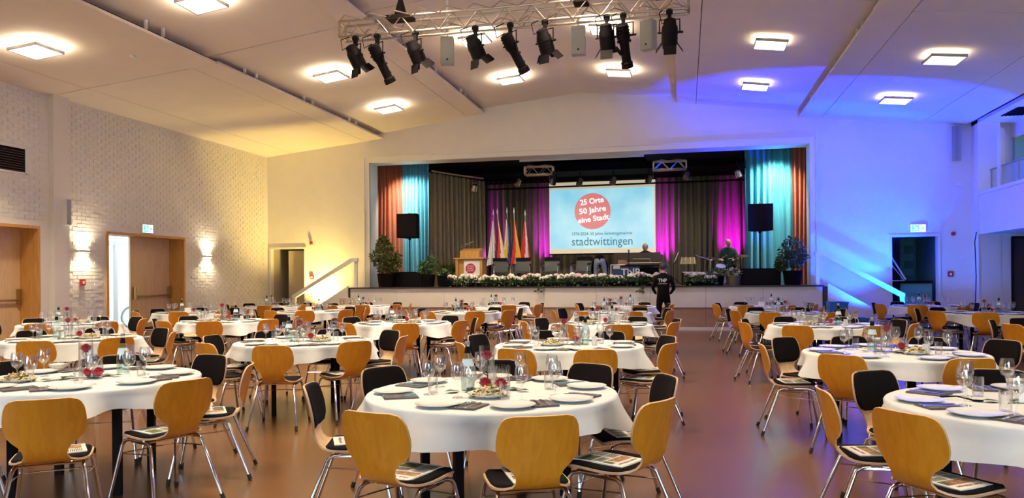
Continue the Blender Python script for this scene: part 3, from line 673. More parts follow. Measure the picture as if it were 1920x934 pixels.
for x, z, y, k, mk, lab in ((-6.62, 4.6, 23.6, 'profile', 'alu', 'beside the olive grey curtain'), (-5.18, 4.72, 23.6, 'fresnel', 'lens', 'above the flags'), (-4.02, 4.7, 23.5, 'fresnel', 'black', 'at the amber edge of the screen'),
        (-3.19, 4.66, 23.6, 'fresnel', 'lens', 'over the screen, amber half'), (-2.15, 4.66, 23.6, 'fresnel', 'lens', 'over the screen, blue half'), (-1.06, 4.66, 23.5, 'fresnel', 'black', 'at the blue edge of the screen'),
        (.07, 4.74, 23.6, 'fresnel', 'lens', 'above the music stand'), (1.55, 4.74, 23.5, 'profile', 'alu', 'beside the teal curtain'), (1.66, 5.0, 23.7, 'fresnel', 'black', 'highest beside the teal curtain')):
    t = thing('stage_par_lamp', 'small stage lamp ' + lab, 'stage light', (x, y, z), group='small lamps over the stage')
    R = rot_to((.25 if x < 1 else -.3, .4 if mk == 'lens' else -.2, .8))
    b = MB().lathe([(.05, .1), (.09, .06), (.10, -.12), (.10, -.13)], 12, M=Matrix.Translation((0, 0, -.2)) @ R); b.build('body', 'black' if mk == 'black' else 'alu', t, 40)
    MB().lathe([(.001, .101), (.05, .1), (.09, .062)], 12, M=Matrix.Translation((0, 0, -.2)) @ R, cap0=False, cap1=False).build('rear_cap', mk, t)
    MB().tube([(-.12, 0, -.2), (-.12, 0, -.02), (.12, 0, -.02), (.12, 0, -.2)], .01, 6).build('yoke', 'black', t)
    MB().box(-.025, -.025, -.02, .025, .025, .10).build('clamp', 'black', t)
# magenta uplight cans on the stage floor
for X in (-7.1, -4.95, -.75, 1.55):
    t = thing('floor_uplight', 'small black floor lamp washing the rear curtain magenta ' + {-7.1: 'beside the lectern', -4.95: 'behind the flags', -.75: 'behind the mixing desk', 1.55: 'behind the drummer'}[X], 'stage light', (X, 26.45, 1.2), group='magenta floor lamps')
    MB().lathe([(.09, 0), (.1, .06), (.085, .08)], 12).build('body', 'black', t)
for n, X, Y, Z, lab in (('floor_uplight', 5.0, 20.95, 0, 'black floor lamp throwing blue light beside the stage steps'), ('floor_uplight', -11.1, 21.6, 0, 'black floor lamp throwing amber light beside the stage steps')):
    t = thing(n, lab, 'stage light', (X, Y, Z)); MB().lathe([(.11, 0), (.12, .1), (.11, .24), (.09, .25)], 14).build('body', 'black', t)
    MB().tube([(-.14, 0, .03), (-.14, 0, .16), (.14, 0, .16), (.14, 0, .03)], .012).build('yoke', 'black', t)

# ------------------------------------------------------------------ stage furniture
ZS = 1.2
def speaker_set(x, y, lab):
    s = thing('subwoofer', 'black subwoofer cabinet on the stage floor ' + lab, 'speaker', (x, y, ZS), group='stage subwoofers')
    MB().box(-.52, 0, 0, .52, .7, .47).build('cabinet', 'blackmat', s); MB().box(-.49, -.015, .03, .49, 0, .44).build('grille', 'black', s)
    p = thing('speaker_pole', 'black pole rising from the subwoofer ' + lab, 'stand', (x, y + .3, ZS + .47), group='speaker poles')
    MB().tube([(0, 0, 0), (0, 0, 1.05)], .02).build('pole', 'black', p); MB().lathe([(.04, 1.0), (.04, 1.06)], 10).build('collar', 'black', p)
    c = thing('pole_loudspeaker', 'square black loudspeaker high on a pole ' + lab, 'speaker', (x, y + .3, ZS + 1.53), group='stage loudspeakers')
    MB().prism([(-.335, -.25), (.335, -.25), (.22, .28), (-.22, .28)], 0, .75, axis='z').build('cabinet', 'blackmat', c); MB().box(-.32, -.265, .02, .32, -.25, .73).build('grille', 'black', c)
    MB().box(-.02, -.02, .75, .02, .02, .8).build('bracket', 'steel', c)
speaker_set(-8.42, 22.15, 'before the sky blue curtain'); speaker_set(2.06, 22.15, 'before the teal curtain')
# leaf plants
def leaf_quad(mb, c, L, Wd, d, upv, mi=0):
    d = Vector(d).normalized(); s = d.cross(Vector(upv)).normalized(); n = s.cross(d); c = Vector(c)
    mb.add([c, c + d * L * .5 + s * Wd * .5 + n * L * .06, c + d * L, c + d * L * .5 - s * Wd * .5 + n * L * .06], [(0, 1, 2), (0, 2, 3)], mi)
def rnd_dir(): 
    while 1:
        v = Vector((random.uniform(-1, 1), random.uniform(-1, 1), random.uniform(-1, 1)))
        if .05 < v.length < 1: return v.normalized()
def plant(name, lab, loc, pot, blobs, n, L, mks, trunk=None, group=None, potm='blackmat', arch=False):
    t = thing(name, lab, 'plant', loc, 0, group)
    r, h = pot
    MB().lathe([(r * .8, 0), (r, h), (r * .92, h), (r * .88, h - .04)], 16).build('pot', potm, t, 40)
    MB().lathe([(.001, h - .05), (r * .9, h - .05)], 16, cap0=False, cap1=False).build('soil', 'blackmat', t)
    if trunk: MB().tube([(0, 0, h - .05), (.02, .01, trunk * .5), (0, 0, trunk)], [.03, .022, .012], 7).build('trunk', mat('trunk_bark', (.12, .07, .04), .9), t)
    mb = MB()
    for i in range(n):
        bx, by, bz, br, bh = random.choice(blobs); d = rnd_dir()
        if arch:
            d = Vector((d.x, d.y, abs(d.z) * .7 + .5)); c = Vector((bx, by, bz)) + Vector((d.x, d.y, 0)) * br * .2
            leaf_quad(mb, c, L * random.uniform(.6, 1.2), L * .12, d, rnd_dir(), random.randrange(len(mks)))
        else:
            c = Vector((bx + d.x * br * random.uniform(.4, 1), by + d.y * br * random.uniform(.4, 1), bz + d.z * bh * random.uniform(.4, 1)))
            leaf_quad(mb, c, L * random.uniform(.7, 1.3), L * .55, d + rnd_dir() * .8, rnd_dir(), random.randrange(len(mks)))
    mb.build('foliage', mks, t, kind='stuff'); return t
plant('potted_tree', 'tall olive-leaved potted tree at the amber end of the stage lip', (-8.98, 21.85, ZS), (.27, .42), [(-.05, 0, .72, .30, .3), (.05, 0, 1.0, .36, .3), (-.18, 0, .95, .3, .25), (-.08, 0, 1.32, .2, .2), (.22, 0, .72, .25, .25)], 1050, .125, ['leaf2', 'leaf', 'leaf2'], 1.3)
plant('potted_tree', 'dense dark round potted tree at the blue end of the stage lip', (2.86, 21.95, ZS), (.26, .40), [(0, 0, .95, .36, .38), (-.12, 0, .7, .3, .25), (.12, 0, .75, .28, .25), (-.3, 0, .55, .12, .1)], 1050, .11, ['leaf', 'leaf', 'leaf2'], 1.1)
plant('potted_shrub', 'bright green bushy shrub between subwoofer and lectern', (-7.58, 21.75, ZS), (.22, .38), [(0, 0, .62, .24, .22), (-.12, 0, .55, .2, .16), (.1, 0, .78, .14, .14)], 360, .10, ['leaf3', 'leaf', 'leaf3'])
plant('potted_grass', 'low plant in wide black pot beside the bushy shrub', (-7.02, 21.7, ZS), (.25, .34), [(0, 0, .40, .22, .10)], 190, .09, ['leaf3', 'leaf'])
plant('potted_grass', 'spiky dark plant standing behind the low black pot', (-7.3, 22.75, ZS), (.16, .4), [(0, 0, .38, .2, .2)], 110, .5, ['leaf2', 'leaf'], arch=True)
plant('potted_flowers', 'white flowering plant in black pot before the drummer', (.85, 21.6, ZS), (.20, .28), [(0, 0, .36, .24, .10)], 220, .08, ['leaf', 'leaf2', 'leaf3'])
plant('potted_flowers', 'white flowering plant in round green-brown pot beside the blue-end subwoofer', (1.28, 21.6, ZS), (.21, .27), [(0, 0, .36, .22, .10)], 200, .08, ['leaf', 'leaf2', 'bloom'], potm=mat('olive_pot', (.10, .09, .05), .5))
# flower planters along the lip
blm = MB()
def bloom_mesh(mk):
    b = MB()
    for i in range(26):
        d = rnd_dir(); d.z = abs(d.z) * .9; b.sphere(d * .062, .024, 5)
    return b.mesh('bloom', mk, 180)
BL = [bloom_mesh('bloom'), bloom_mesh('bloom'), bloom_mesh('bloom2')]
planter_x = [(-6.75, 'before the lectern'), (-5.92, 'beside the lectern'), (-5.05, 'below the second stage chair'), (-4.25, 'below the third stage chair'), (-3.45, 'below the fourth stage chair'), (-2.75, 'below the bending person'), (-2.0, 'below the mixing desk lettering'), (-1.3, 'below the mixing desk end'), (.05, 'below the music stand')]
for i, (X, lab) in enumerate(planter_x):
    p = thing('flower_planter', 'low planter of white hydrangeas on stage lip ' + lab, 'planter', (X + .36, 21.42, ZS), 0, 'hydrangea planters along the stage lip')
    MB().box(-.40, -.10, 0, .40, .10, .12).build('trough', 'blackmat', p)
    mb = MB()
    for k in range(260):
        leaf_quad(mb, (random.uniform(-.42, .42), random.uniform(-.14, .12), random.uniform(.03, .26)), random.uniform(.06, .12), .06, rnd_dir() + Vector((0, -.4, .1)), rnd_dir(), k % 3)
    mb.build('foliage', ['leaf', 'leaf', 'leaf3'], p, kind='stuff')
    for k in range(8):
        if i == 6 and k in (3, 4): continue
        o = link('bloom', BL[random.choice([0, 0, 1, 2])], p); o.location = (-.37 + k * .105 + random.uniform(-.03, .03), random.uniform(-.12, .02), random.uniform(.20, .31)); o.rotation_euler = (0, 0, k); o.scale = [random.uniform(.95, 1.45)] * 3
v = MB()
for X in (-4.05, -1.2): 
    pts = [(X, 21.2, 1.25), (X + .03, 21.05, 1.15), (X - .04, 21.04, 1.0)]; v.tube(pts, .006)
    for k in range(16): leaf_quad(v, Vector(pts[1]) + Vector((random.uniform(-.1, .1), -.01, random.uniform(-.1, .08))), .09, .06, rnd_dir(), (0, 1, 0))
o = v.build('trailing_vine', 'leaf'); o['kind'] = 'stuff'; o['label'] = 'dark trailing vines hanging over the stage lip'; o['category'] = 'vine'
# lectern
l = thing('lectern', 'oak lectern with white poster and red round emblem on stage', 'lectern', (-6.37, 22.0, ZS))
MB().box(-.42, 0, 0, -.34, .5, .84).build('side_panel', 'lectern', l); MB().box(.34, 0, 0, .42, .5, .84).build('side_panel', 'lectern', l)
MB().box(-.34, .06, 0, .34, .1, .84).build('front_panel', 'lectern', l); MB().box(-.48, -.03, .84, .48, .55, .88).build('shelf', 'lectern', l)
MB().prism([(0, .88), (.48, .88), (.48, 1.18), (0, 1.08)], -.28, .33, axis='x').build('reading_desk', 'lectern', l)
po = MB().box(-.16, .02, .06, .34, .03, .79).build('poster', 'white_p', l)
o = MB().lathe([(.001, 0), (.155, 0), (.155, .004), (.001, .004)], 32, M=Matrix.Translation((.05, .019, .55)) @ Matrix.Rotation(pi / 2, 4, 'X'), cap0=False, cap1=False).build('red_emblem', mat('emblem_red', (.48, .02, .07), .5), po)
for i, s_ in enumerate(('25 Orte', '50 Jahre', 'eine Stadt')): txt(s_, .07, 'white_p', (-.055, .012, .61 - i * .065), po, .1, width=.2)
txt('stadt wittingen', .05, 'ink', (-.09, .016, .2), po, width=.3)
MB().tube([(-.15, .3, 1.12), (-.35, .3, 1.24), (.03, .3, 1.36)], .008).tube([(-.03, .3, 1.345), (.07, .3, 1.375)], .014).build('gooseneck_microphone', 'steel', l)
# flags
def fl(c, r=.8): return mat('flag_fabric', c, r)
FC = {k: fl(c) for k, c in dict(w=(.72, .70, .66), r=(.60, .03, .04), k=(.02, .015, .02), y=(.75, .42, .05), b=(.03, .12, .42), lb=(.05, .35, .55)).items()}
def flag(x, lean, h, cols, lab, yf=25.5):
    t = thing('flag_on_pole', lab, 'flag', (x, yf, ZS), group='flags beside the lectern')
    top = Vector((lean, 0, h)); MB().tube([(0, 0, 0), top], .016).build('pole', 'steel', t)
    MB().lathe([(.02, 0), (.028, .06), (.004, .2)], 8, M=Matrix.Translation(top)).build('finial', 'white_p', t)
    MB().lathe([(.16, 0), (.16, .03), (.03, .06)], 14).build('foot', 'black', t)
    mb = MB(); n = len(cols); rows = 12; K = 16
    vs = []; fs = []; ms = []
    for j in range(rows + 1):
        v = j / rows; w = .03 + .20 * v ** 1.2; z = h - .22 - v * (h - .95); ctr = top * (z / h)
        for i in range(K + 1):
            u = i / K; vs.append((ctr.x + (u - .5) * 2 * w + .06 * v, ctr.y - .03 - .05 * abs(sin(u * pi * 3.5 + v)) * (.3 + v), z - .12 * v * abs(u - .4)))
    for j in range(rows):
        for i in range(K): a = j * (K + 1) + i; fs.append((a, a + 1, a + K + 2, a + K + 1)); ms.append(min(n - 1, int((i / K + .35 * j / rows) / 1.35 * n)))
    mb.add(vs, fs); mb.m = ms; mb.build('flag_cloth', [FC[c] for c in cols], t, 180)
flag(-6.58, .10, 2.45, 'wwr', 'white and red folded flag nearest the lectern'); flag(-6.1, -.14, 2.45, 'krwy', 'dark flag with red, white and gold folds, second from lectern', 25.1)
flag(-5.98, -.02, 2.5, 'wyblb'.replace('lb', 'b'), 'blue flag with white and gold folds, middle of the five'); flag(-5.62, -.04, 2.45, 'kryy', 'black, red and gold flag, fourth from the lectern', 25.1); flag(-5.42, .06, 2.4, 'rrwr', 'red flag with white folds, furthest from the lectern')
# cantilever conference chairs
mesh_m = mat('grey_mesh_fabric', (.11, .12, .11), .8, 0, .1, 120)
def conf_chair(x, y, rz, lab):
    t = thing('conference_chair', lab, 'chair', (x, y, ZS), rz, 'cantilever chairs on the stage')
    for s in (-1, 1):
        MB().tube([(s * .26, .30, .02), (s * .26, -.26, .02), (s * .26, -.30, .06), (s * .26, -.24, .60), (s * .26, -.18, .65), (s * .26, .12, .66), (s * .24, .2, .62)], .014).build('side_frame', 'chrome', t, 40)
        MB().box(s * .26 - .025, -.16, .665, s * .26 + .025, .12, .69).build('armrest', 'black', t)
    MB().tube([(-.26, .30, .02), (.26, .30, .02)], .014).tube([(-.26, -.2, .42), (.26, -.2, .42)], .012).tube([(-.26, .18, .42), (.26, .18, .42)], .012).build('cross_bar', 'chrome', t)
    MB().box(-.235, -.24, .43, .235, .22, .46).build('seat', mesh_m, t)
    MB().prism([(.20, .47), (.23, .47), (.33, .80), (.30, .81)], -.235, .235, axis='x').build('backrest', mesh_m, t)
    MB().prism([(.28, .79), (.335, .79), (.345, .90), (.30, .90)], -.235, .235, axis='x').build('headrest', 'black', t)
for x, y, rz, lab in ((-5.68, 23.3, .35, 'mesh conference chair close beside the lectern'), (-4.98, 23.2, .1, 'mesh conference chair in front of the flags'), (-4.08, 23.2, 0, 'mesh conference chair before the rear curtain below screen edge'), (-3.12, 23.2, -.15, 'mesh conference chair below the screen beside another'), (-3.02, 24.7, -.3, 'mesh conference chair beside the bending person')):
    conf_chair(x, y, rz, lab)
# mixing desk
t = thing('mixing_desk', 'long desk with dark raised back panels below the projection screen', 'desk', (-1.45, 23.6, ZS))
MB().box(-.72, .3, .62, .70, .36, 1.02).box(.2, .28, .6, .78, .34, .95).build('screen_panel', mat('dark_brown_panel', (.045, .028, .018), .5), t)
MB().box(-.78, -.3, .58, .78, .3, .62).build('desk_top', 'black', t)
MB().tube([(-.30, -.32, .68), (.72, -.32, .68)], .016).tube([(-.1, -.32, .8), (.4, -.32, .8), (.42, -.32, .7)], .012).build('rail', 'alu', t)
for x in (-.72, .72): MB().box(x - .025, -.28, 0, x + .025, -.23, .58).build('leg', 'alu', t); MB().box(x - .025, .23, 0, x + .025, .28, .58).build('leg', 'alu', t)
MB().box(-.5, -.28, .1, .1, .2, .5).box(.15, -.28, .1, .65, .2, .55).build('equipment_rack', 'blackmat', t)
o = MB().box(-.12, -.25, 0, .12, .1, .16).build('cardboard_box', mat('cardboard', (.45, .25, .09), .8)); o.location = (-1.88, 23.5, ZS + .62); tag(o, 'small cardboard box on the desk below the projection screen', 'box')
t = thing('equipment_case', 'dark blue case with white block letters before the desk', 'case', (-1.75, 22.75, ZS))
MB().box(-.40, 0, .02, .40, .4, .56).build('case_body', 'case_blue', t); MB().tube([(-.42, -.01, 0), (-.42, -.01, .62), (.0, -.01, .62)], .018).build('frame', 'white_p', t)
MB().box(-.35, -.02, .5, -.15, .05, .6).build('tag_card', mat('cream_card', (.7, .62, .4), .8), t)
txt('TNP', .27, 'white_p', (-.12, -.012, .40), t, bold=.006, width=.56, name='white_lettering')
def micstand(x, y, lab, pts, mic):
    s = thing('microphone_stand', lab, 'microphone', (x, y, ZS)); MB().tube(pts, .011).build('pole', 'black', s)
    for k in range(3): a = 2.1 * k + .4; MB().tube([(0, 0, .22), (.26 * cos(a), .26 * sin(a), .01)], .009).build('leg', 'black', s)
    MB().tube(mic, .02).sphere(mic[-1], .035, 8).build('microphone', 'steel', s)
micstand(-1.62, 22.5, 'tall dark microphone stand in front of the mixing desk', [(0, 0, 0), (0, 0, 1.0)], [(0, 0, .98), (.0, -.05, 1.03)])
micstand(-.35, 23.3, 'microphone stand angled up beside the music stand', [(0, 0, 0), (0, 0, .62), (.05, 0, .70)], [(.03, 0, .68), (.16, 0, .98)])
micstand(.52, 22.75, 'boom microphone stand between music stand and drums', [(0, 0, 0), (0, 0, .78), (.02, 0, .80)], [(-.25, 0, .88), (.22, 0, .72)])
t = thing('music_stand', 'slatted brown music stand on the stage', 'music stand', (.08, 23.5, ZS))
MB().box(-.24, -.03, .64, .24, .05, .66).build('ledge', 'brass', t)
for k in range(5): MB().box(-.24 + .01 * k, .0 + k * .02, .67 + k * .035, .24 - .01 * k, .008 + k * .02, .69 + k * .035).build('slat', 'brass', t)
for x in (-.2, -.07, .07, .2): MB().tube([(x, 0, .65), (x * .9, .09, .85)], .008).build('rib', 'brass', t)
MB().tube([(0, .03, 0), (0, .03, .66)], .013).build('pole', 'black', t)
for k in range(3): a = 2.1 * k; MB().tube([(0, .03, .25), (.26 * cos(a), .03 + .26 * sin(a), .01)], .009).build('leg', 'black', t)
t = thing('keyboard_stand', 'low white-edged stand behind the flower planter under music stand', 'stand', (.12, 23.0, ZS))
MB().tube([(-.2, 0, .38), (.22, 0, .38), (.24, 0, 0)], .018).build('frame', 'white_p', t); MB().tube([(-.2, 0, .38), (-.2, 0, 0)], .018).build('leg', 'black', t)
# drum kit
def drum(lab, loc, r, h, rot, shell, cat='drum'):
    t = thing('drum', lab, cat, loc, 0, 'drum kit', rot)
    MB().lathe([(r, 0), (r, h)], 20, cap0=False, cap1=False).build('shell', shell, t, 40); MB().lathe([(.001, h), (r * .98, h)], 20, cap0=False, cap1=False).build('drum_head', 'white_p', t); MB().lathe([(.001, 0), (r * .98, 0)], 20, cap0=False, cap1=False).build('drum_head', 'white_p', t)
    for z in (0, h): MB().lathe([(r * 1.02, z - .015), (r * 1.03, z + .015)], 20, cap0=False, cap1=False).build('hoop', 'chrome', t)
    lg = MB()
    for k in range(3): a = 2.1 * k; lg.tube([(r * cos(a), r * sin(a), h * .5), (r * 1.1 * cos(a), r * 1.1 * sin(a), -.3)], .009)
    return t
drum('bass drum standing on its rim before the drummer', (1.0, 23.1, ZS + .27), .25, .34, (pi / 2, 0, 0), 'black'); drum('white snare drum tilted before the drummer', (.98, 22.62, ZS + .42), .14, .14, (.5, 0, .2), 'white_p')
def cymbal(x, y, z, lab):
    t = thing('cymbal', lab, 'cymbal', (x, y, ZS), group='cymbals'); MB().tube([(0, 0, 0), (0, 0, z)], .01).build('stand', 'chrome', t)
    MB().lathe([(.002, .03), (.03, .02), (.2, 0), (.2, -.004), (.02, .012)], 20, M=Matrix.Translation((0, 0, z)) @ Matrix.Rotation(.25, 4, 'X')).build('plate', 'brass', t, 40)
cymbal(.72, 23.2, .78, 'brass cymbal on stand, music stand side of drums'); cymbal(1.62, 23.2, .85, 'brass cymbal on stand, teal curtain side of drums')
# blue crates at the stage corner
for x, z, lab in ((3.72, 0, 'blue plastic crate on the floor by the stage corner, nearest the stage'), (4.22, 0, 'blue plastic crate on the floor beside the blue stage steps'), (3.74, .40, 'blue plastic crate stacked on top at the stage corner')):
    t = thing('plastic_crate', lab, 'crate', (x, 20.55, z), .08, 'blue crates')
    for x0, y0, x1, y1 in ((-.22, -.17, .22, -.155), (-.22, .155, .22, .17), (-.22, -.155, -.205, .155), (.205, -.155, .22, .155)): MB().box(x0, y0, .015, x1, y1, .38).build('side', 'blue_bin', t)
    MB().box(-.22, -.17, 0, .22, .17, .015).build('bottom', 'blue_bin', t)
    MB().box(-.235, -.185, .35, .235, -.17, .39).box(-.235, .17, .35, .235, .185, .39).build('rim', 'blue_bin', t)
t = thing('wooden_stool', 'small pale wooden stool against the amber stage steps', 'stool', (-9.78, 20.75, 0))
MB().box(-.16, -.14, .84, .16, .14, .90).build('seat', 'ply_in', t)
for x in (-.13, .13):
    for y in (-.11, .11): MB().tube([(x, y, .84), (x * 1.15, y * 1.15, 0)], .018).build('leg', 'ply_in', t)
MB().box(-.15, -.13, .66, .15, -.11, .74).build('apron', 'ply_in', t)

# ------------------------------------------------------------------ people
def evaluated(o):
    dg = bpy.context.evaluated_depsgraph_get(); dg.update()
    me = bpy.data.meshes.new_from_object(o.evaluated_get(dg)); bpy.data.objects.remove(o); return me
def hand_bones(J, B, side, wrist, d, n):
    """palm and five fingers along direction d, palm normal n"""
    d = Vector(d).normalized(); n = Vector(n).normalized(); s = d.cross(n).normalized() * side; w = Vector(wrist)
    pm = w + d * .055; J['palm%d' % side] = (tuple(pm), .028); B.append(('wr%d' % side, 'palm%d' % side, 0))
    for k, (off, L) in enumerate(((-.030, .068), (-.010, .078), (.011, .072), (.031, .056))):
        a = pm + d * .03 + s * off; b = a + d * L * .5 + n * .008; c = b + d * L * .38 + n * .028
        for q, (p, r) in enumerate(((a, .0095), (b, .009), (c, .0075))): J['f%d%d%d' % (side, k, q)] = (tuple(p), r)
        B += [('palm%d' % side, 'f%d%d0' % (side, k), 0), ('f%d%d0' % (side, k), 'f%d%d1' % (side, k), 0), ('f%d%d1' % (side, k), 'f%d%d2' % (side, k), 0)]
    a = w + d * .03 - s * .032; b = a + d * .03 - s * .022 + n * .012; c = b + d * .028 + n * .014
    for q, (p, r) in enumerate(((a, .012), (b, .011), (c, .009))): J['t%d%d' % (side, q)] = (tuple(p), r)
    B += [('wr%d' % side, 't%d0' % side, 0), ('t%d0' % side, 't%d1' % side, 0), ('t%d1' % side, 't%d2' % side, 0)]
def person(label, loc, rz, J, B, mats, head, hdir, hair, hands, group=None, extra=None):
    """J joints {name: (xyz, radius)}, B bones (a, b, material slot); slot 0 skin"""
    t = thing('person', label, 'person', loc, rz, group)
    for side, (d, n) in hands.items(): hand_bones(J, B, side, J['wr%d' % side][0], d, n)
    names = list(J); me = bpy.data.meshes.new('skeleton')
    me.from_pydata([J[k][0] for k in names], [(names.index(a), names.index(b)) for a, b, _ in B], [])
    o = bpy.data.objects.new('skeleton', me); COL.objects.link(o); o.modifiers.new('skin', 'SKIN')
    for i, k in enumerate(names):
        sv = me.skin_vertices[0].data[i]; r = J[k][1]; sv.radius = r if isinstance(r, tuple) else (r, r); sv.use_root = (k == 'pelvis')
    o.modifiers.new('sub', 'SUBSURF').levels = 1
    sk = evaluated(o)
    mb = MB(); mb.add([v.co[:] for v in sk.vertices], [tuple(p.vertices) for p in sk.polygons])
    hc = Vector(head); R = Vector(hdir).to_track_quat('Y', 'Z').to_matrix().to_4x4(); T = Matrix.Translation(hc) @ R
    mb.lathe([(.012, -.125), (.045, -.115), (.064, -.08), (.072, -.03), (.078, .02), (.076, .065), (.056, .105), (.02, .122), (.001, .124)], 16, M=T @ Matrix.Diagonal((1, 1.22, 1, 1)))
    mb.add([(0, .09, .012), (-.016, .085, -.028), (.016, .085, -.028), (0, .118, -.022), (0, .08, .02), (0, .08, -.04)], [(0, 1, 3), (0, 3, 2), (1, 5, 3), (3, 5, 2), (0, 4, 1), (0, 2, 4), (4, 5, 1), (4, 2, 5)], 0, T)
    for s in (-1, 1): mb.sphere(T @ Vector((s * .078, -.005, -.01)), .03, 8, sq=(.35, .6, 1))
    o = link('body', mb.mesh('body', mats)); rm = o.modifiers.new('remesh', 'REMESH'); rm.mode = 'VOXEL'; rm.voxel_size = .0085
    sm = o.modifiers.new('smooth', 'SMOOTH'); sm.iterations = 3; sm.factor = .4
    body = evaluated(o); body.name = 'body'; body.materials.clear()
    for k in mats: body.materials.append(M_[k])
    segs = [(Vector(J[a][0]), Vector(J[b][0]), max(J[b][1]) if isinstance(J[b][1], tuple) else J[b][1], mi) for a, b, mi in B]
    idx = []
    for p in body.polygons:
        c = p.center
        if (c - hc).length < .135: idx.append(0); continue
        best = (9, 0)
        for a, b, r, mi in segs:
            d = b - a; q = max(0, min(1, (c - a).dot(d) / max(d.length_squared, 1e-9))); dist = (c - a - d * q).length - r
            if dist < best[0]: best = (dist, mi)
        idx.append(best[1])
    body.polygons.foreach_set('material_index', idx); body.polygons.foreach_set('use_smooth', [True] * len(idx))
    link('body', body, t)
    f = MB()
    for s in (-1, 1): f.sphere(T @ Vector((s * .030, .083, .012)), .011, 8)
    f.build('eyes', 'white_p', t, 180)
    f = MB()
    for s in (-1, 1): f.sphere(T @ Vector((s * .030, .093, .012)), .0055, 6); f.box(-.018, .086, .030, .018, .094, .036, 0, T @ Matrix.Translation((s * .032, 0, 0)))
    f.build('brows_and_pupils', 'hair', t)
    MB().box(-.024, .078, -.066, .024, .088, -.058, 0, T).build('mouth', mat('lips', (.40, .14, .12), .5), t)
    if hair:
        h = MB(); h.sphere((0, 0, 0), 1, 20)
        keep = []
        hv = [Vector((v[0] * .088, v[1] * .106 - .004, v[2] * .115 + .02)) for v in h.v]
        for fc in h.f:
            c = sum((hv[i] for i in fc), Vector()) / len(fc)
            ok = (c.y < .045 and c.z > -.075 + max(0, c.y) * 1.2) or (c.z > .085)
            if hair == 'sides': ok = c.z < .075 and c.z > -.05 and c.y < .04 and abs(c.x) > .03
            if ok: keep.append(fc)
        hm = MB().add(hv, keep, 0, T); ho = hm.build('hair', 'hair', t, 180); so = ho.modifiers.new('thick', 'SOLIDIFY'); so.thickness = .012
    if extra: extra(t)
    return t
def bones(arm=2, leg=1, torso=2, foot=3, fore=None):
    B = [('pelvis', 'spine', torso), ('spine', 'chest', torso), ('chest', 'neck', torso), ('neck', 'head', 0)]
    for s in (-1, 1):
        B += [('chest', 'sh%d' % s, torso), ('sh%d' % s, 'el%d' % s, arm), ('el%d' % s, 'wr%d' % s, arm if fore is None else fore), ('pelvis', 'hip%d' % s, leg), ('hip%d' % s, 'kn%d' % s, leg), ('kn%d' % s, 'an%d' % s, leg), ('an%d' % s, 'toe%d' % s, foot)]
    return B
J = {'pelvis': ((0, 0, .95), (.155, .12)), 'spine': ((0, -.01, 1.15), (.15, .11)), 'chest': ((0, 0, 1.36), (.18, .12)), 'neck': ((0, .01, 1.53), .06), 'head': ((.01, .03, 1.64), .055)}
for s in (-1, 1):
    J.update({'sh%d' % s: ((s * .19, 0, 1.44), .07), 'el%d' % s: ((s * .27, -.02, 1.15), .052), 'wr%d' % s: ((s * .20, .20, 1.04), .034), 'hip%d' % s: ((s * .10, 0, .88), .10), 'kn%d' % s: ((s * .12, .02, .50), .066), 'an%d' % s: ((s * .13, -.02, .09), .045), 'toe%d' % s: ((s * .16, .15, .045), .042)})
def back_print(t):
    o = txt('TNP', .12, 'white_p', (-.13, -.137, 1.36), t, width=.22, bold=.004, name='back_lettering'); o.data.materials[0] = M_['white_p']
    MB().box(-.13, -.140, 1.27, .09, -.132, 1.285).build('back_print_line', 'greyspk', t)
person('person in black work clothes standing before the stage, back turned', (-.56, 20.0, 0), .05, J, bones(), ['skin', 'blackcloth', 'blackcloth', 'black'], (.01, .05, 1.70), (.75, .6, -.05), True, {-1: ((.3, .8, -.3), (.6, 0, .2)), 1: ((-.3, .8, -.3), (-.6, 0, .2))}, extra=back_print)
# bending person
J = {'pelvis': ((0, 0, .86), (.125, .12)), 'spine': ((0, .20, .92), (.13, .12)), 'chest': ((0, .42, .80), (.16, .12)), 'neck': ((0, .60, .64), .06), 'head': ((0, .66, .55), .055)}
for s in (-1, 1):
    J.update({'sh%d' % s: ((s * .19, .50, .74), .065), 'el%d' % s: ((s * .23, .54, .44), .05), 'wr%d' % s: ((s * .18, .60, .16), .034), 'hip%d' % s: ((s * .105, -.03, .72), .092), 'kn%d' % s: ((s * .14 + .02, .05, .46), .078), 'an%d' % s: ((s * .17 + .03, -.04, .09), .055), 'toe%d' % s: ((s * .19 + .03, .13, .045), .042)})
person('person in blue-grey trousers bending far forward beside the stage chairs', (-2.56, 23.25, ZS), .12, J, bones(), ['skin', 'jeans', 'blackcloth', 'black'], (0, .73, .47), (0, .4, -.9), True, {-1: ((0, .2, -1), (0, 1, 0)), 1: ((0, .2, -1), (0, 1, 0))})
def seated(lean=0, reach=.38):
    J = {'pelvis': ((0, 0, .55), (.15, .13)), 'spine': ((0, .02 + lean * .3, .74), (.15, .11)), 'chest': ((0, .04 + lean, .95), (.18, .12)), 'neck': ((0, .06 + lean * 1.3, 1.12), .058), 'head': ((0, .09 + lean * 1.5, 1.20), .055)}
    for s in (-1, 1):
        J.update({'sh%d' % s: ((s * .19, .04 + lean, 1.03), .068), 'el%d' % s: ((s * .27, .12 + lean, .76), .05), 'wr%d' % s: ((s * .17, reach + lean, .74), .034), 'hip%d' % s: ((s * .10, .05, .53), .10), 'kn%d' % s: ((s * .17, .44, .52), .07), 'an%d' % s: ((s * .18, .42, .09), .045), 'toe%d' % s: ((s * .19, .58, .045), .04)})
    return J
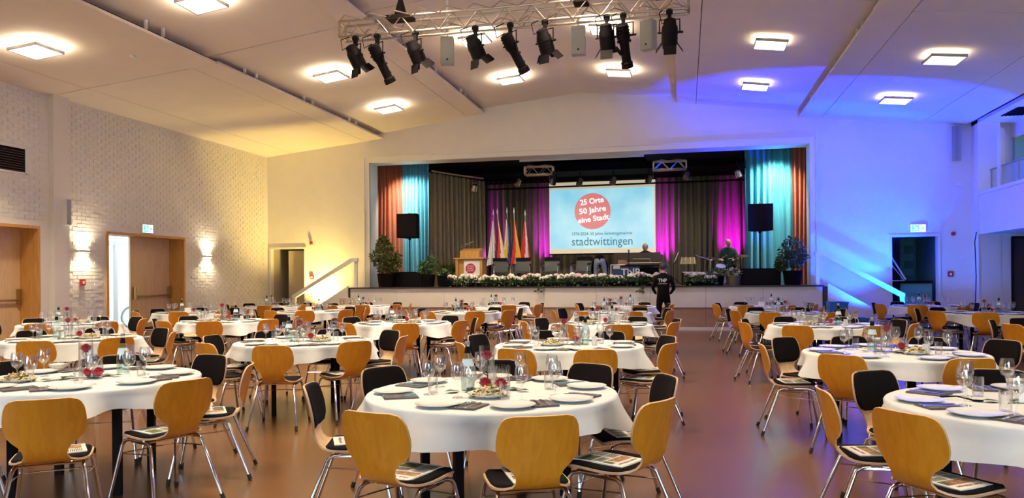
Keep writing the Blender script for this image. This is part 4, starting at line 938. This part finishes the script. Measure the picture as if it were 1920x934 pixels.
def stool(x, y, lab):
    t = thing('round_stool', lab, 'stool', (x, y, ZS)); MB().lathe([(.17, .40), (.18, .43), (.16, .46)], 16).build('seat', 'black', t); MB().tube([(0, 0, .02), (0, 0, .41)], .025).build('pole', 'chrome', t)
    for k in range(3): a = 2.1 * k; MB().tube([(0, 0, .12), (.24 * cos(a), .24 * sin(a), .012)], .012).build('leg', 'chrome', t)
stool(-1.24, 24.55, 'round black stool behind the mixing desk'); stool(1.28, 23.75, 'round black stool behind the drums')
person('person sitting behind the mixing desk, only the balding head showing', (-1.24, 24.55, ZS - .04), pi, seated(0, .28), bones(), ['skin', 'blackcloth', 'blackcloth', 'black'], (0, .11, 1.24), (0, 1, -.25), 'sides', {-1: ((.2, 1, 0), (0, 0, -1)), 1: ((-.2, 1, 0), (0, 0, -1))})
def sticks(t):
    for s in (-1, 1): MB().tube([(s * .16, .40, .80), (s * .02, .70, .88 if s > 0 else .76)], .009).build('drumstick', 'ply_in', t)
person('bald person in dark green shirt leaning over the drums', (1.28, 23.75, ZS), pi - .1, seated(.12, .38), bones(2, 1, 2, 3, 0), ['skin', 'blackcloth', 'greencloth', 'black'], (0, .32, 1.25), (.1, 1, -.7), None, {-1: ((.2, 1, 0), (0, 0, -1)), 1: ((-.2, 1, 0), (0, 0, -1))}, extra=sticks)

# ------------------------------------------------------------------ chairs
PROF = [(-.292, .822), (-.289, .812), (-.285, .795), (-.278, .765), (-.270, .73), (-.262, .695), (-.255, .66), (-.247, .62), (-.240, .585), (-.233, .555), (-.224, .525), (-.210, .497), (-.190, .474), (-.164, .459), (-.130, .451), (-.085, .447), (-.03, .446), (.05, .448), (.11, .451), (.16, .450), (.190, .444), (.208, .434), (.216, .424)]
WID = [.122, .160, .178, .191, .197, .200, .198, .188, .158, .124, .107, .103, .116, .150, .180, .196, .201, .201, .199, .193, .180, .160, .130]
def prof(t):
    """t in 0..22 -> point, half width, normal (towards the sitter)"""
    i = min(21, max(0, int(t))); f = t - i; a, b = PROF[i], PROF[i + 1]
    y = a[0] + (b[0] - a[0]) * f; z = a[1] + (b[1] - a[1]) * f; w = WID[i] + (WID[i + 1] - WID[i]) * f
    def tn(k): p, q = PROF[max(0, k - 1)], PROF[min(22, k + 1)]; v = Vector((q[0] - p[0], q[1] - p[1])).normalized(); return v
    v = (tn(i) * (1 - f) + tn(i + 1) * f).normalized()
    return y, z, w, (-v.y, v.x)
def shell_pt(t, u, off=0, ws=1, dw=0):
    y, z, w, n = prof(t); w = w * ws - dw
    back = max(0, min(1, (12 - t) / 4)); cv = (.042 * back + .006 * (1 - back)) * u * u * (w / .2) ** 2
    return (u * w, y + n[0] * off + cv * (1 if back > .01 else 0) * back, z + n[1] * off + cv * (1 - back))
def shell():
    mb = MB(); U = [-1, -.9, -.7, -.4, 0, .4, .7, .9, 1]; T = [0, .5, 1, 1.5, 2] + list(range(3, 23)); T.insert(-1, 21.5); nU = len(U)
    for off, rev, mi in ((.0055, 0, 1), (-.0055, 1, 0)):
        vs = [shell_pt(t, u, off) for t in T for u in U]
        fs = [(j * nU + i, j * nU + i + 1, (j + 1) * nU + i + 1, (j + 1) * nU + i) for j in range(len(T) - 1) for i in range(nU - 1)]
        mb.add(vs, fs, mi)
    n = len(T) * nU; loop = list(range(nU)) + [j * nU + nU - 1 for j in range(1, len(T))] + [(len(T) - 1) * nU + i for i in range(nU - 2, -1, -1)] + [j * nU for j in range(len(T) - 2, 0, -1)]
    for a, b in zip(loop, loop[1:] + loop[:1]): mb.f.append((a, b, b + n, a + n)); mb.m.append(2)
    return mb.mesh('shell', ['ply', 'ply_in', 'ply_edge'], 50)
def pad(t0, t1, th, inset, n=14):
    mb = MB(); U = [-1, -.93, -.75, -.4, 0, .4, .75, .93, 1]; nU = len(U); T = [t0 + (t1 - t0) * k / n for k in range(n + 1)]
    def hw(k): 
        e = min(k, n - k) / n; return 1 if e > .12 else .80 + .20 * sqrt(max(0, 1 - (1 - e / .12) ** 2))
    for top in (0, 1):
        vs = []
        for k, t in enumerate(T):
            for u in U:
                edge = (abs(u) == 1 or k in (0, n)); vs.append(shell_pt(t, u, .0065 + (th * (.35 if edge else 1) if top else 0), hw(k), inset))
        mb.add(vs, [(j * nU + i, j * nU + i + 1, (j + 1) * nU + i + 1, (j + 1) * nU + i) for j in range(n) for i in range(nU - 1)])
    N = (n + 1) * nU; loop = list(range(nU)) + [j * nU + nU - 1 for j in range(1, n + 1)] + [n * nU + i for i in range(nU - 2, -1, -1)] + [j * nU for j in range(n - 1, 0, -1)]
    for a, b in zip(loop, loop[1:] + loop[:1]): mb.f.append((a, b, b + N, a + N)); mb.m.append(0)
    return mb.mesh('pad', 'pad', 60)
def leg_mesh(s, rear):
    if rear: pts = [(s * .165, -.06, .428), (s * .168, -.10, .424), (s * .175, -.135, .405), (s * .235, -.285, .015)]
    else: pts = [(s * .165, .0, .430), (s * .172, .12, .428), (s * .178, .165, .415), (s * .184, .185, .385), (s * .235, .265, .015)]
    m = MB().tube(pts, .0115, 8); e = Vector(pts[-1]); d = (e - Vector(pts[-2])).normalized()
    m.tube([e - d * .03, e + d * .012], .0145, 8, 1); return m.mesh('leg', ['chrome', 'rubber'], 50)
fr = MB()
for s in (-1, 1): fr.tube([(s * .168, .10, .418), (s * .168, -.10, .418)], .009, 6)
fr.tube([(-.165, .06, .424), (.165, .06, .424)], .008, 6).tube([(-.165, -.07, .424), (.165, -.07, .424)], .008, 6)
fr.tube([(-.19, .20, .33), (-.18, -.15, .36)], .004, 5).tube([(.19, .20, .33), (.18, -.15, .36)], .004, 5).tube([(-.192, .205, .33), (.192, .205, .33)], .004, 5)
SHELL = shell()
CHAIR = ('plywood_chair', None, [('shell', SHELL), ('seat_pad', pad(13.2, 21.0, .016, .010)), ('back_pad', pad(.55, 8.6, .014, .010)), ('under_frame', fr.mesh('under_frame', 'chrome', 50)),
        ('leg', leg_mesh(-1, 0)), ('leg', leg_mesh(1, 0)), ('leg', leg_mesh(-1, 1)), ('leg', leg_mesh(1, 1))])
# newspapers: folded sheets with a masthead, photographs and text lines
def newspaper(seed):
    R = random.Random(seed); b = MB(); w, h = .115, .155
    b.box(-w, -h, 0, w, h, .003).box(-w + .004, -h - .002, .003, w, h - .003, .006); z0, z1 = .006, .0066
    def q(x0, y0, x1, y1, mi): b.add([(x0, y0, z1), (x1, y0, z1), (x1, y1, z1), (x0, y1, z1)], [(0, 1, 2, 3)], mi)
    ma, mb2 = (3, 4) if seed % 2 else (4, 3)
    q(-w + .015, .02, w - .07 + seed * .01, .085, ma); q(-.01, -.135, w - .015, -.055, mb2); q(w - .055, .02, w - .015, .085, mb2)
    for k in range(7): q(-w + .015, .008 - k * .0085, -.02 + R.uniform(-.01, 0), .003 - k * .0085, 1)
    for k in range(6): q(0, .008 - k * .0085, w - .015 - R.uniform(0, .02), .003 - k * .0085, 1)
    for k in range(8): q(-w + .015, -.062 - k * .0095, -.02 + R.uniform(-.01, 0), -.067 - k * .0095, 1)
    me = b.mesh('sheets', ['paper', 'ink', 'inkred', 'photo_green', 'photo_warm']); return me
PAPERS = [('newspaper', newspaper(k), [('masthead', text_mesh('stadt wittingen', .03, 'inkred', extrude=.0003))]) for k in range(3)]
mh = PAPERS[0][2][0][1]
for v in mh.vertices: v.co.y += .118; v.co.z += .0068; v.co.x *= .95
for p in PAPERS[1:]:
    p[2][0] = ('masthead', mh)
# ------------------------------------------------------------------ tableware
CLOTHS = []
for k in range(5):
    R = random.Random(40 + k); n = 96; ph = [R.uniform(0, 6.28) for _ in range(4)]; nf = R.choice([9, 10, 11])
    rings = [(0, .757), (.25, .757), (.5, .757), (.70, .757), (.752, .7565), (.762, .752), (.768, .742), (.775, .715), (.786, .69), (.800, .665), (.812, .64), (.820, .622)]
    vs = [(0, 0, .757)]; fs = []
    for i, (r, z) in enumerate(rings[1:]):
        for q in range(n):
            a = 2 * pi * q / n; dv = max(0, (.742 - z) / .12)
            w = sin(nf * a + ph[0]) * .6 + sin((nf // 2 + 1) * a + ph[1]) * .45 + (abs(sin((nf - 2) * a + ph[2])) - .6) * .5
            sq = cos(4 * (a + ph[3]))
            rr = r + dv * (.058 * w + .02 * sq); vs.append((rr * cos(a), rr * sin(a), z - dv * (.03 + .03 * sq + .012 * w)))
    for q in range(n): fs.append((0, 1 + q, 1 + (q + 1) % n))
    for i in range(len(rings) - 2):
        for q in range(n): a = 1 + i * n; fs.append((a + q, a + n + q, a + n + (q + 1) % n, a + (q + 1) % n))
    CLOTHS.append(('tablecloth', MB().add(vs, fs).mesh('tablecloth', 'cloth', 180), []))
tl = [('tabletop', MB().lathe([(.70, .715), (.745, .72), (.748, .75), (.70, .752)], 48).mesh('tabletop', 'ply_in')), ('apron', MB().lathe([(.50, .64), (.50, .715)], 8, M=Matrix.Rotation(pi / 8, 4, 'Z'), cap0=False, cap1=False).mesh('apron', 'black'))]
for k in range(4): a = pi / 4 + k * pi / 2; c = (.47 * cos(a), .47 * sin(a)); tl.append(('leg', MB().box(c[0] - .025, c[1] - .025, 0, c[0] + .025, c[1] + .025, .715).mesh('leg', 'black')))
TABLE = ('round_table', None, tl)
ZT = .7585
PLATE = ('dinner_plate', MB().lathe([(.055, 0), (.06, .004), (.085, .006), (.125, .018), (.126, .020), (.085, .010), (.06, .007), (.001, .006)], 28, cap1=False).mesh('dinner_plate', 'china', 60), [])
NAPKIN = ('napkin', MB().box(-.075, -.10, 0, .075, .10, .004).box(-.073, -.098, .004, .075, .096, .008).prism([(-.072, -.096), (.074, -.096), (.074, .02)], .008, .010, axis='z').mesh('napkin', 'napkin'), [])
kn = MB().box(-.009, -.10, 0, .009, 0, .004); kn.prism([(-.008, 0), (.008, 0), (.010, .06), (.002, .10), (-.007, .10)], .0005, .0025, axis='z')
KNIFE = ('table_knife', kn.mesh('table_knife', 'steel'), [])
fk = MB().box(-.006, -.10, 0, .006, .03, .003).box(-.012, .03, .001, .012, .055, .003)
for k in range(4): fk.box(-.012 + k * .0068, .055, .001, -.0085 + k * .0068, .095, .003)
FORK = ('table_fork', fk.mesh('table_fork', 'steel'), [])
WINE = ('wine_glass', MB().lathe([(.033, 0), (.030, .004), (.006, .010), (.004, .02), (.004, .085), (.010, .095), (.030, .112), (.039, .135), (.040, .155), (.036, .185), (.032, .205), (.0305, .2045), (.0345, .185), (.038, .155), (.037, .136), (.028, .115), (.001, .102)], 18, cap1=False).mesh('wine_glass', 'glass', 60), [])
TUMB = ('water_tumbler', MB().lathe([(.028, 0), (.032, .11), (.0305, .11), (.027, .008), (.001, .006)], 16, cap1=False).mesh('water_tumbler', 'glass', 60), [])
COUPE = ('dessert_coupe', None, [('bowl', MB().lathe([(.035, 0), (.032, .005), (.006, .012), (.005, .06), (.03, .075), (.058, .10), (.062, .125), (.0605, .125), (.055, .10), (.001, .078)], 18, cap1=False).mesh('bowl', 'glass', 60)), ('cream_filling', MB().lathe([(.001, .08), (.03, .082), (.054, .102), (.056, .112), (.03, .118), (.001, .12)], 16).mesh('cream_filling', 'wax', 60))])
BOTTLE = ('water_bottle', None, [('body', MB().lathe([(.040, 0), (.043, .01), (.043, .11), (.040, .15), (.028, .20), (.015, .25), (.0135, .29), (.015, .292)], 18).mesh('body', 'bottle', 60)),
    ('water', MB().lathe([(.038, .006), (.040, .012), (.040, .11), (.037, .15), (.030, .18)], 16).mesh('water', mat('still_water', (.78, .90, .88), .05), 60)),
    ('label', MB().lathe([(.0405, .15), (.030, .195)], 18, cap0=False, cap1=False).mesh('label', 'label', 60)), ('cap', MB().lathe([(.0155, .283), (.0155, .302), (.01, .304)], 12).mesh('cap', 'grey', 60)),
    ('neck_label', MB().lathe([(.0205, .23), (.0142, .27)], 14, cap0=False, cap1=False).mesh('neck_label', 'black', 60))])
BOTTLE[2][1] = ('water', MB().lathe([(.034, .008), (.038, .014), (.038, .085)], 16, cap0=False, cap1=False).mesh('water', 'bottle', 60))
VASE = ('glass_cylinder_vase', MB().lathe([(.046, 0), (.048, .004), (.048, .27), (.0455, .27), (.0455, .010), (.001, .008)], 22, cap1=False).mesh('glass_cylinder_vase', 'glass', 60), [])
def rose_bloom(r=.034):
    b = MB()
    for ring_, (n, rr, tilt, h) in enumerate(((3, .35, .15, 1.15), (4, .62, .35, 1.05), (5, .85, .7, .9), (6, 1.0, 1.05, .62))):
        for k in range(n):
            a0 = 2 * pi * (k + .37 * ring_) / n; vs = []
            for j in range(4):
                v = j / 3
                for i in range(5):
                    u = (i - 2) / 2; a = a0 + u * (pi / n) * 1.25; q = r * rr * (.35 + .65 * v ** .7) + r * tilt * .25 * v * v
                    vs.append((q * cos(a), q * sin(a), r * (h * v * 1.5 - .12 * u * u * v) - r * .2))
            b.add(vs, [(j * 5 + i, j * 5 + i + 1, j * 5 + i + 6, j * 5 + i + 5) for j in range(3) for i in range(4)])
    b.lathe([(.001, -r * .4), (r * .5, -r * .15), (r * .45, r * .2)], 10); return b
BLOOM = rose_bloom().mesh('bloom', 'rose', 180)
sepal = MB()
for k in range(5): a = 2 * pi * k / 5; leaf_quad(sepal, (0, 0, -.012), .035, .016, (cos(a), sin(a), .1), (0, 0, 1))
st_ = MB().tube([(0, 0, -.012), (.004, 0, -.08), (0, .004, -.15)], .004, 6); 
for k in range(3): leaf_quad(st_, (0, 0, -.05 - .03 * k), .05, .03, (cos(2.2 * k), sin(2.2 * k), .5), (0, 0, 1))
ROSE = ('rose', None, [('bloom', BLOOM), ('sepals', sepal.mesh('sepals', 'stem')), ('stem', st_.mesh('stem', 'stem'))])
ROSE_LOW = ('cut_rose', None, [('bloom', BLOOM), ('sepals', sepal.mesh('sepals', 'stem'))])
SHORT = ('candle_glass', None, [('glass', MB().lathe([(.036, 0), (.040, .10), (.0385, .10), (.034, .006), (.001, .005)], 16, cap1=False).mesh('glass', 'glass', 60)), ('candle', MB().lathe([(.028, .008), (.028, .045), (.003, .048), (.002, .062)], 14).mesh('candle', 'wax', 60))])
LANT = ('candle_vase', None, [('glass', MB().lathe([(.055, 0), (.056, .14), (.0545, .14), (.053, .008), (.001, .007)], 20, cap1=False).mesh('glass', 'glass', 60)), ('candle', MB().lathe([(.035, .01), (.035, .07), (.003, .072), (.002, .085)], 14).mesh('candle', 'wax', 60))])
CARD = ('table_card', MB().prism([(-.03, 0), (.0, .10), (.03, 0), (.027, 0), (0, .095), (-.027, 0)], -.065, .065, axis='x').mesh('table_card', 'white_p'), [])
lv = MB(); leaf_quad(lv, (0, 0, .004), .085, .055, (1, 0, .05), (0, 0, 1)); lv.add([(0, 0, 0), (.085, 0, .003), (.04, .02, .0)], [(0, 1, 2)])
LEAF = lv.mesh('leaf', 'leaf')
twig = MB().tube([(-.16, -.03, .003), (-.05, .03, .004), (.06, -.02, .004), (.17, .02, .003)], .003, 5).mesh('twig', 'stem')
IVY = ('ivy_sprig', twig, [('leaf', LEAF)] * 9)
def snack_heap(seed):
    R = random.Random(seed); b = MB()
    for k in range(70):
        a = R.uniform(0, 6.28); r = .10 * sqrt(R.random()); z = .012 + .055 * (1 - (r / .10) ** 2) * R.uniform(.5, 1); d = Vector((R.uniform(-1, 1), R.uniform(-1, 1), R.uniform(-.3, .8))).normalized(); c = Vector((r * cos(a), r * sin(a), z)); e = d.orthogonal().normalized()
        b.tube([c - d * .02, c + e * .008, c + d * .02], [.004, .008, .004], 5, R.choice([0, 0, 1, 2]))
    return b.mesh('snacks', ['snack2', 'snack', 'leaf2'], 180)
BOWL = ('snack_plate', MB().lathe([(.07, 0), (.075, .004), (.125, .022), (.127, .025), (.075, .010), (.001, .008)], 26, cap1=False).mesh('snack_plate', 'china', 60), [('snacks', snack_heap(3))])
DISH = ('serving_bowl', MB().lathe([(.045, 0), (.05, .005), (.085, .055), (.087, .056), (.050, .012), (.001, .010)], 24, cap1=False).mesh('serving_bowl', 'china', 60), [('snacks', snack_heap(5))])
SPOON = ('serving_spoon', MB().lathe([(.001, 0), (.018, .002), (.02, .008)], 12, M=Matrix.Diagonal((1, 1.5, 1, 1)), cap1=False).tube([(0, .025, .007), (0, .10, .022), (0, .18, .012)], [.006, .004, .007], 6).mesh('serving_spoon', 'black'), [])
JUG = ('cream_jug', MB().lathe([(.025, 0), (.034, .03), (.026, .07), (.030, .09), (.028, .09), (.023, .068), (.001, .01)], 16, cap1=False).mesh('cream_jug', 'china', 60), [])

# ------------------------------------------------------------------ the tables
COLN = {'a': 'aisle column, brick side', 'b': 'second column from aisle', 'c': 'third column from aisle', 'd': 'column along brick wall', 'e': 'aisle column, blue side', 'f': 'column under balcony'}
ROWN = {'1': 'front-row', '2': 'second-row', '3': 'third-row', '4': 'fourth-row', '5': 'stage-row'}
SEATN = ['brick side, camera end', 'camera side, brick end', 'camera side, blue end', 'blue side, camera end', 'blue side, stage end', 'stage side, blue end', 'stage side, brick end', 'brick side, stage end']
TAB = {'a1': (-1.163, 4.506), 'a2': (-1.18, 7.77), 'a3': (-1.23, 11.25), 'a4': (-1.40, 15.0), 'a5': (-1.45, 18.2),
       'b1': (-4.20, 4.62), 'b2': (-4.19, 7.80), 'b3': (-4.35, 11.25), 'b4': (-4.45, 15.0), 'b5': (-4.55, 18.3),
       'c2': (-7.24, 7.76), 'c3': (-7.62, 11.45), 'c4': (-8.0, 15.2), 'c5': (-8.1, 18.3), 'd3': (-9.84, 10.5), 'd4': (-10.5, 14.5), 'd5': (-10.55, 18.0),
       'e1': (1.845, 4.527), 'e2': (1.81, 7.39), 'e3': (1.90, 11.3), 'e4': (1.87, 15.0), 'e5': (1.75, 18.3), 'f3': (5.15, 11.2), 'f4': (5.26, 15.1), 'f5': (5.25, 18.5)}
SEAT = {'a1': [(-105, 1.20), (-65, 1.22), (-28, 1.19), (23, 1.16), (64, 1.15), (103, 1.22), (149, 1.15), (-163, 1.12)],
        'b1': [(-107, 1.18), (-56, 1.48), (-18, 1.19), (28, 1.13), (75, 1.14), (118, 1.08), (163, 1.15), (-152, 1.15)],
        'e1': [(-140, 1.14), (179, 1.12), (127, 1.12), (82, 1.11), (37, 1.13), (-8, 1.13), (-53, 1.13), (-96, 1.13)],
        'e2': [(-124, 1.12), (-74, 1.12), (176, 1.14), (136, 1.2), (33, 1.42), (60, 1.2), (98, 1.12), (-25, 1.16)],
        'a2': [(-104, 1.24), (-69, 1.22), (-21, 1.14), (27, 1.15), (74, 1.2), (110, 1.28), (158, 1.22), (-150, 1.18)],
        'b2': [(-76, 1.28), (-34, 1.13), (6, 1.17), (56, 1.2), (100, 1.15), (140, 1.15), (-176, 1.16), (-119, 1.2)]}
cam_xy = Vector((0, 0))
def pol(c, r, a): return (c[0] + r * cos(a), c[1] + r * sin(a))
for nm, (X, Y) in TAB.items():
    row = int(nm[1]); R = random.Random(hash((nm[0].encode()[0], row))); tn = '%s table, %s' % (ROWN[nm[1]], COLN[nm[0]]); c = (X, Y)
    def put(proto, lab, cat, r, a, z=ZT, rz=0, group=None, rot=None): return inst(proto, lab + ', ' + tn, cat, (*pol(c, r, a), z), rz, group, rot)
    inst(TABLE, 'round table with square black legs, ' + tn, 'table', (X, Y, 0), R.uniform(0, 1.5) if row > 1 else {'a': .62, 'b': .35, 'e': .3}.get(nm[0], 0), 'round banquet tables')
    inst(CLOTHS[R.randrange(5)], 'white draped round cloth, ' + tn, 'tablecloth', (X, Y, 0), R.uniform(0, 6.2), 'white tablecloths')
    seats = SEAT.get(nm) or [(-157.5 + 45 * k + R.uniform(-4, 4), 1.17 + R.uniform(-.04, .07)) for k in range(8)]
    seats = sorted([((a + 180) % 360 - 180, r) for a, r in seats]); tocam = atan2(-Y, -X)
    for k, (ad, r) in enumerate(seats):
        a = radians(ad); sn = SEATN[k]; rr = r - .285
        face = a + pi / 2 + R.uniform(-.08, .08)          # local +y looks at the table centre
        if nm == 'a1': face = a + pi / 2
        backv = cos(a - tocam) > .15
        P = pol(c, rr, a)
        # chairs wholly outside the picture are left out
        d = Vector((P[0], P[1])); dep = d.dot(Vector((-sin(YAW), cos(YAW)))); lat = d.dot(Vector((cos(YAW), sin(YAW)))); px = 960 + F_PX * lat / max(dep, .1)
        if dep < 1 or px < -130 or px > 2050: continue
        inst(CHAIR, ('bare-backed plywood chair' if backv else 'black-padded plywood chair') + ' at ' + sn + ' of ' + tn, 'chair', (P[0], P[1], 0), face, 'plywood chairs at the tables')
        if R.random() < .62 or nm == 'a1' and k not in (3,):
            q = face + pi + R.choice([0, pi / 2, .2, -1.4]); pp = pol(P, .02, R.uniform(0, 6)); pp = (pp[0] - cos(a) * .03, pp[1] - sin(a) * .03)
            inst(PAPERS[R.randrange(3)], 'folded newspaper on chair seat, ' + sn + ', ' + tn, 'newspaper', (pp[0], pp[1], .4725), q, 'newspapers on the chair seats')
        # place setting
        pw = pol(c, .60, a)
        inst(PLATE, 'white plate at ' + sn + ' of ' + tn, 'plate', (*pw, ZT), 0, 'white plates')
        na = a + (.30 if R.random() < .8 else -.3); nq = face + R.uniform(-.25, .25)
        nx = pol(c, .57, na); inst(NAPKIN, 'folded grey napkin at ' + sn + ' of ' + tn, 'napkin', (*nx, ZT), nq, 'grey napkins')
        if row <= 2:
            for PR, dx, lab in ((KNIFE, .025, 'steel knife'), (FORK, -.025, 'steel fork')):
                o = inst(PR, lab + ' on napkin at ' + sn + ' of ' + tn, 'cutlery', (nx[0] + dx * cos(nq), nx[1] + dx * sin(nq), ZT + .0105), nq + R.uniform(-.12, .12), 'cutlery on the napkins')
        ga = a + .22; g = pol(c, R.uniform(.38, .44), ga)
        inst(WINE, 'stemmed wine glass at ' + sn + ' of ' + tn, 'glass', (*g, ZT), 0, 'wine glasses')
        if row <= 2 and k % 2 == 0 or row == 3 and k % 4 == 0:
            g = pol(c, .36, a + .02); inst(TUMB, 'small clear tumbler at ' + sn + ' of ' + tn, 'glass', (*g, ZT), 0, 'water tumblers')
    # centrepiece
    t0 = tocam + pi
    if row <= 2 or nm in ('a3', 'e3', 'b3', 'c3'):
        iv = inst(IVY, 'dark green ivy sprig under the centre vases, ' + tn, 'ivy', (X, Y, ZT), t0 + pi / 2 + .2)
        for k, ch in enumerate(iv.children[:]):
            ch.location = (-.19 + .048 * k, .05 * sin(k * 2.3), .003); ch.rotation_euler = (0, 0, k * 2.4); ch.scale = [R.uniform(.8, 1.3)] * 3
    lat_ = t0 - pi / 2
    def at(dx, dy): return (X + cos(lat_) * dx + cos(t0) * dy, Y + sin(lat_) * dx + sin(t0) * dy)
    def seti(proto, lab, cat, dx, dy, z=ZT, rz=0, rot=None, group=None): return inst(proto, lab + ', ' + tn, cat, (*at(dx, dy), z), rz, group, rot)
    tall = nm in ('a1', 'b1', 'd3', 'c2', 'e2', 'b2', 'e3')
    if nm == 'b1':
        seti(VASE, 'tall glass cylinder vase around a rose', 'vase', .0, .06); seti(ROSE, 'red rose standing inside the tall vase', 'rose', 0, .06, ZT + .19)
        seti(SHORT, 'clear candle glass before the tall vase', 'candle holder', .07, -.03); seti(ROSE_LOW, 'red rose head lying low by the vase', 'rose', .01, -.06, ZT + .03); seti(ROSE_LOW, 'second red rose head below the vase', 'rose', .075, -.10, ZT + .03, .5)
        seti(COUPE, 'dessert coupe glass of cream', 'dessert', -.17, -.02); seti(BOTTLE, 'clear water bottle with pale label', 'bottle', .24, .12); seti(BOWL, 'white plate heaped with pastry snacks', 'snacks', -.42, .02, rot=None)
    elif nm == 'a1':
        seti(VASE, 'tall glass cylinder vase around a rose', 'vase', -.03, .10); seti(ROSE, 'red rose standing inside the tall vase', 'rose', -.03, .10, ZT + .19)
        seti(LANT, 'wide clear candle vase', 'candle holder', .06, .16); seti(ROSE_LOW, 'dark red rose head behind the snack plate', 'rose', -.04, -.02, ZT + .035); seti(ROSE_LOW, 'bright red rose head behind the snack plate', 'rose', .055, -.05, ZT + .035, .7)
        seti(BOTTLE, 'clear water bottle with pale blue label', 'bottle', -.15, .06); seti(BOWL, 'white plate heaped with pastry snacks', 'snacks', -.02, -.22); seti(COUPE, 'dessert coupe glass of cream', 'dessert', -.11, .02)
        seti(WINE, 'wine glass nearest the snack plate', 'glass', -.20, -.24)
    else:
        s1 = 1 if nm == 'e1' else R.choice([-1, 1])
        if tall or R.random() < .8: seti(VASE, 'glass cylinder vase around a rose', 'vase', -.05, .02); seti(ROSE, 'red rose standing inside the glass vase', 'rose', -.05, .02, ZT + .20 + R.uniform(-.02, .05))
        else: seti(CARD, 'folded white table card', 'card', -.05, .05, rz=t0 + pi / 2)
        seti(ROSE_LOW, 'low red rose head beside the vase', 'rose', .07, -.05, ZT + .045, 1); seti(SHORT, 'clear candle glass beside the vase', 'candle holder', .09, .05)
        seti(BOTTLE, 'water bottle with pale label', 'bottle', .32 if nm == 'e1' else .17 * s1, .03 if s1 > 0 else .12)
        if row <= 3: seti(BOWL if R.random() < .5 else DISH, 'white dish of pastry snacks', 'snacks', .22 if nm == 'e1' else -.18 * s1, -.10); seti(COUPE, 'dessert coupe glass of cream', 'dessert', -.12, .13)
        if row <= 3: seti(JUG, 'small white china jug', 'jug', .26, -.08)
    if nm == 'e1': seti(SPOON, 'dark serving spoon lying on the cloth', 'spoon', -.30, -.05, rz=1.2)
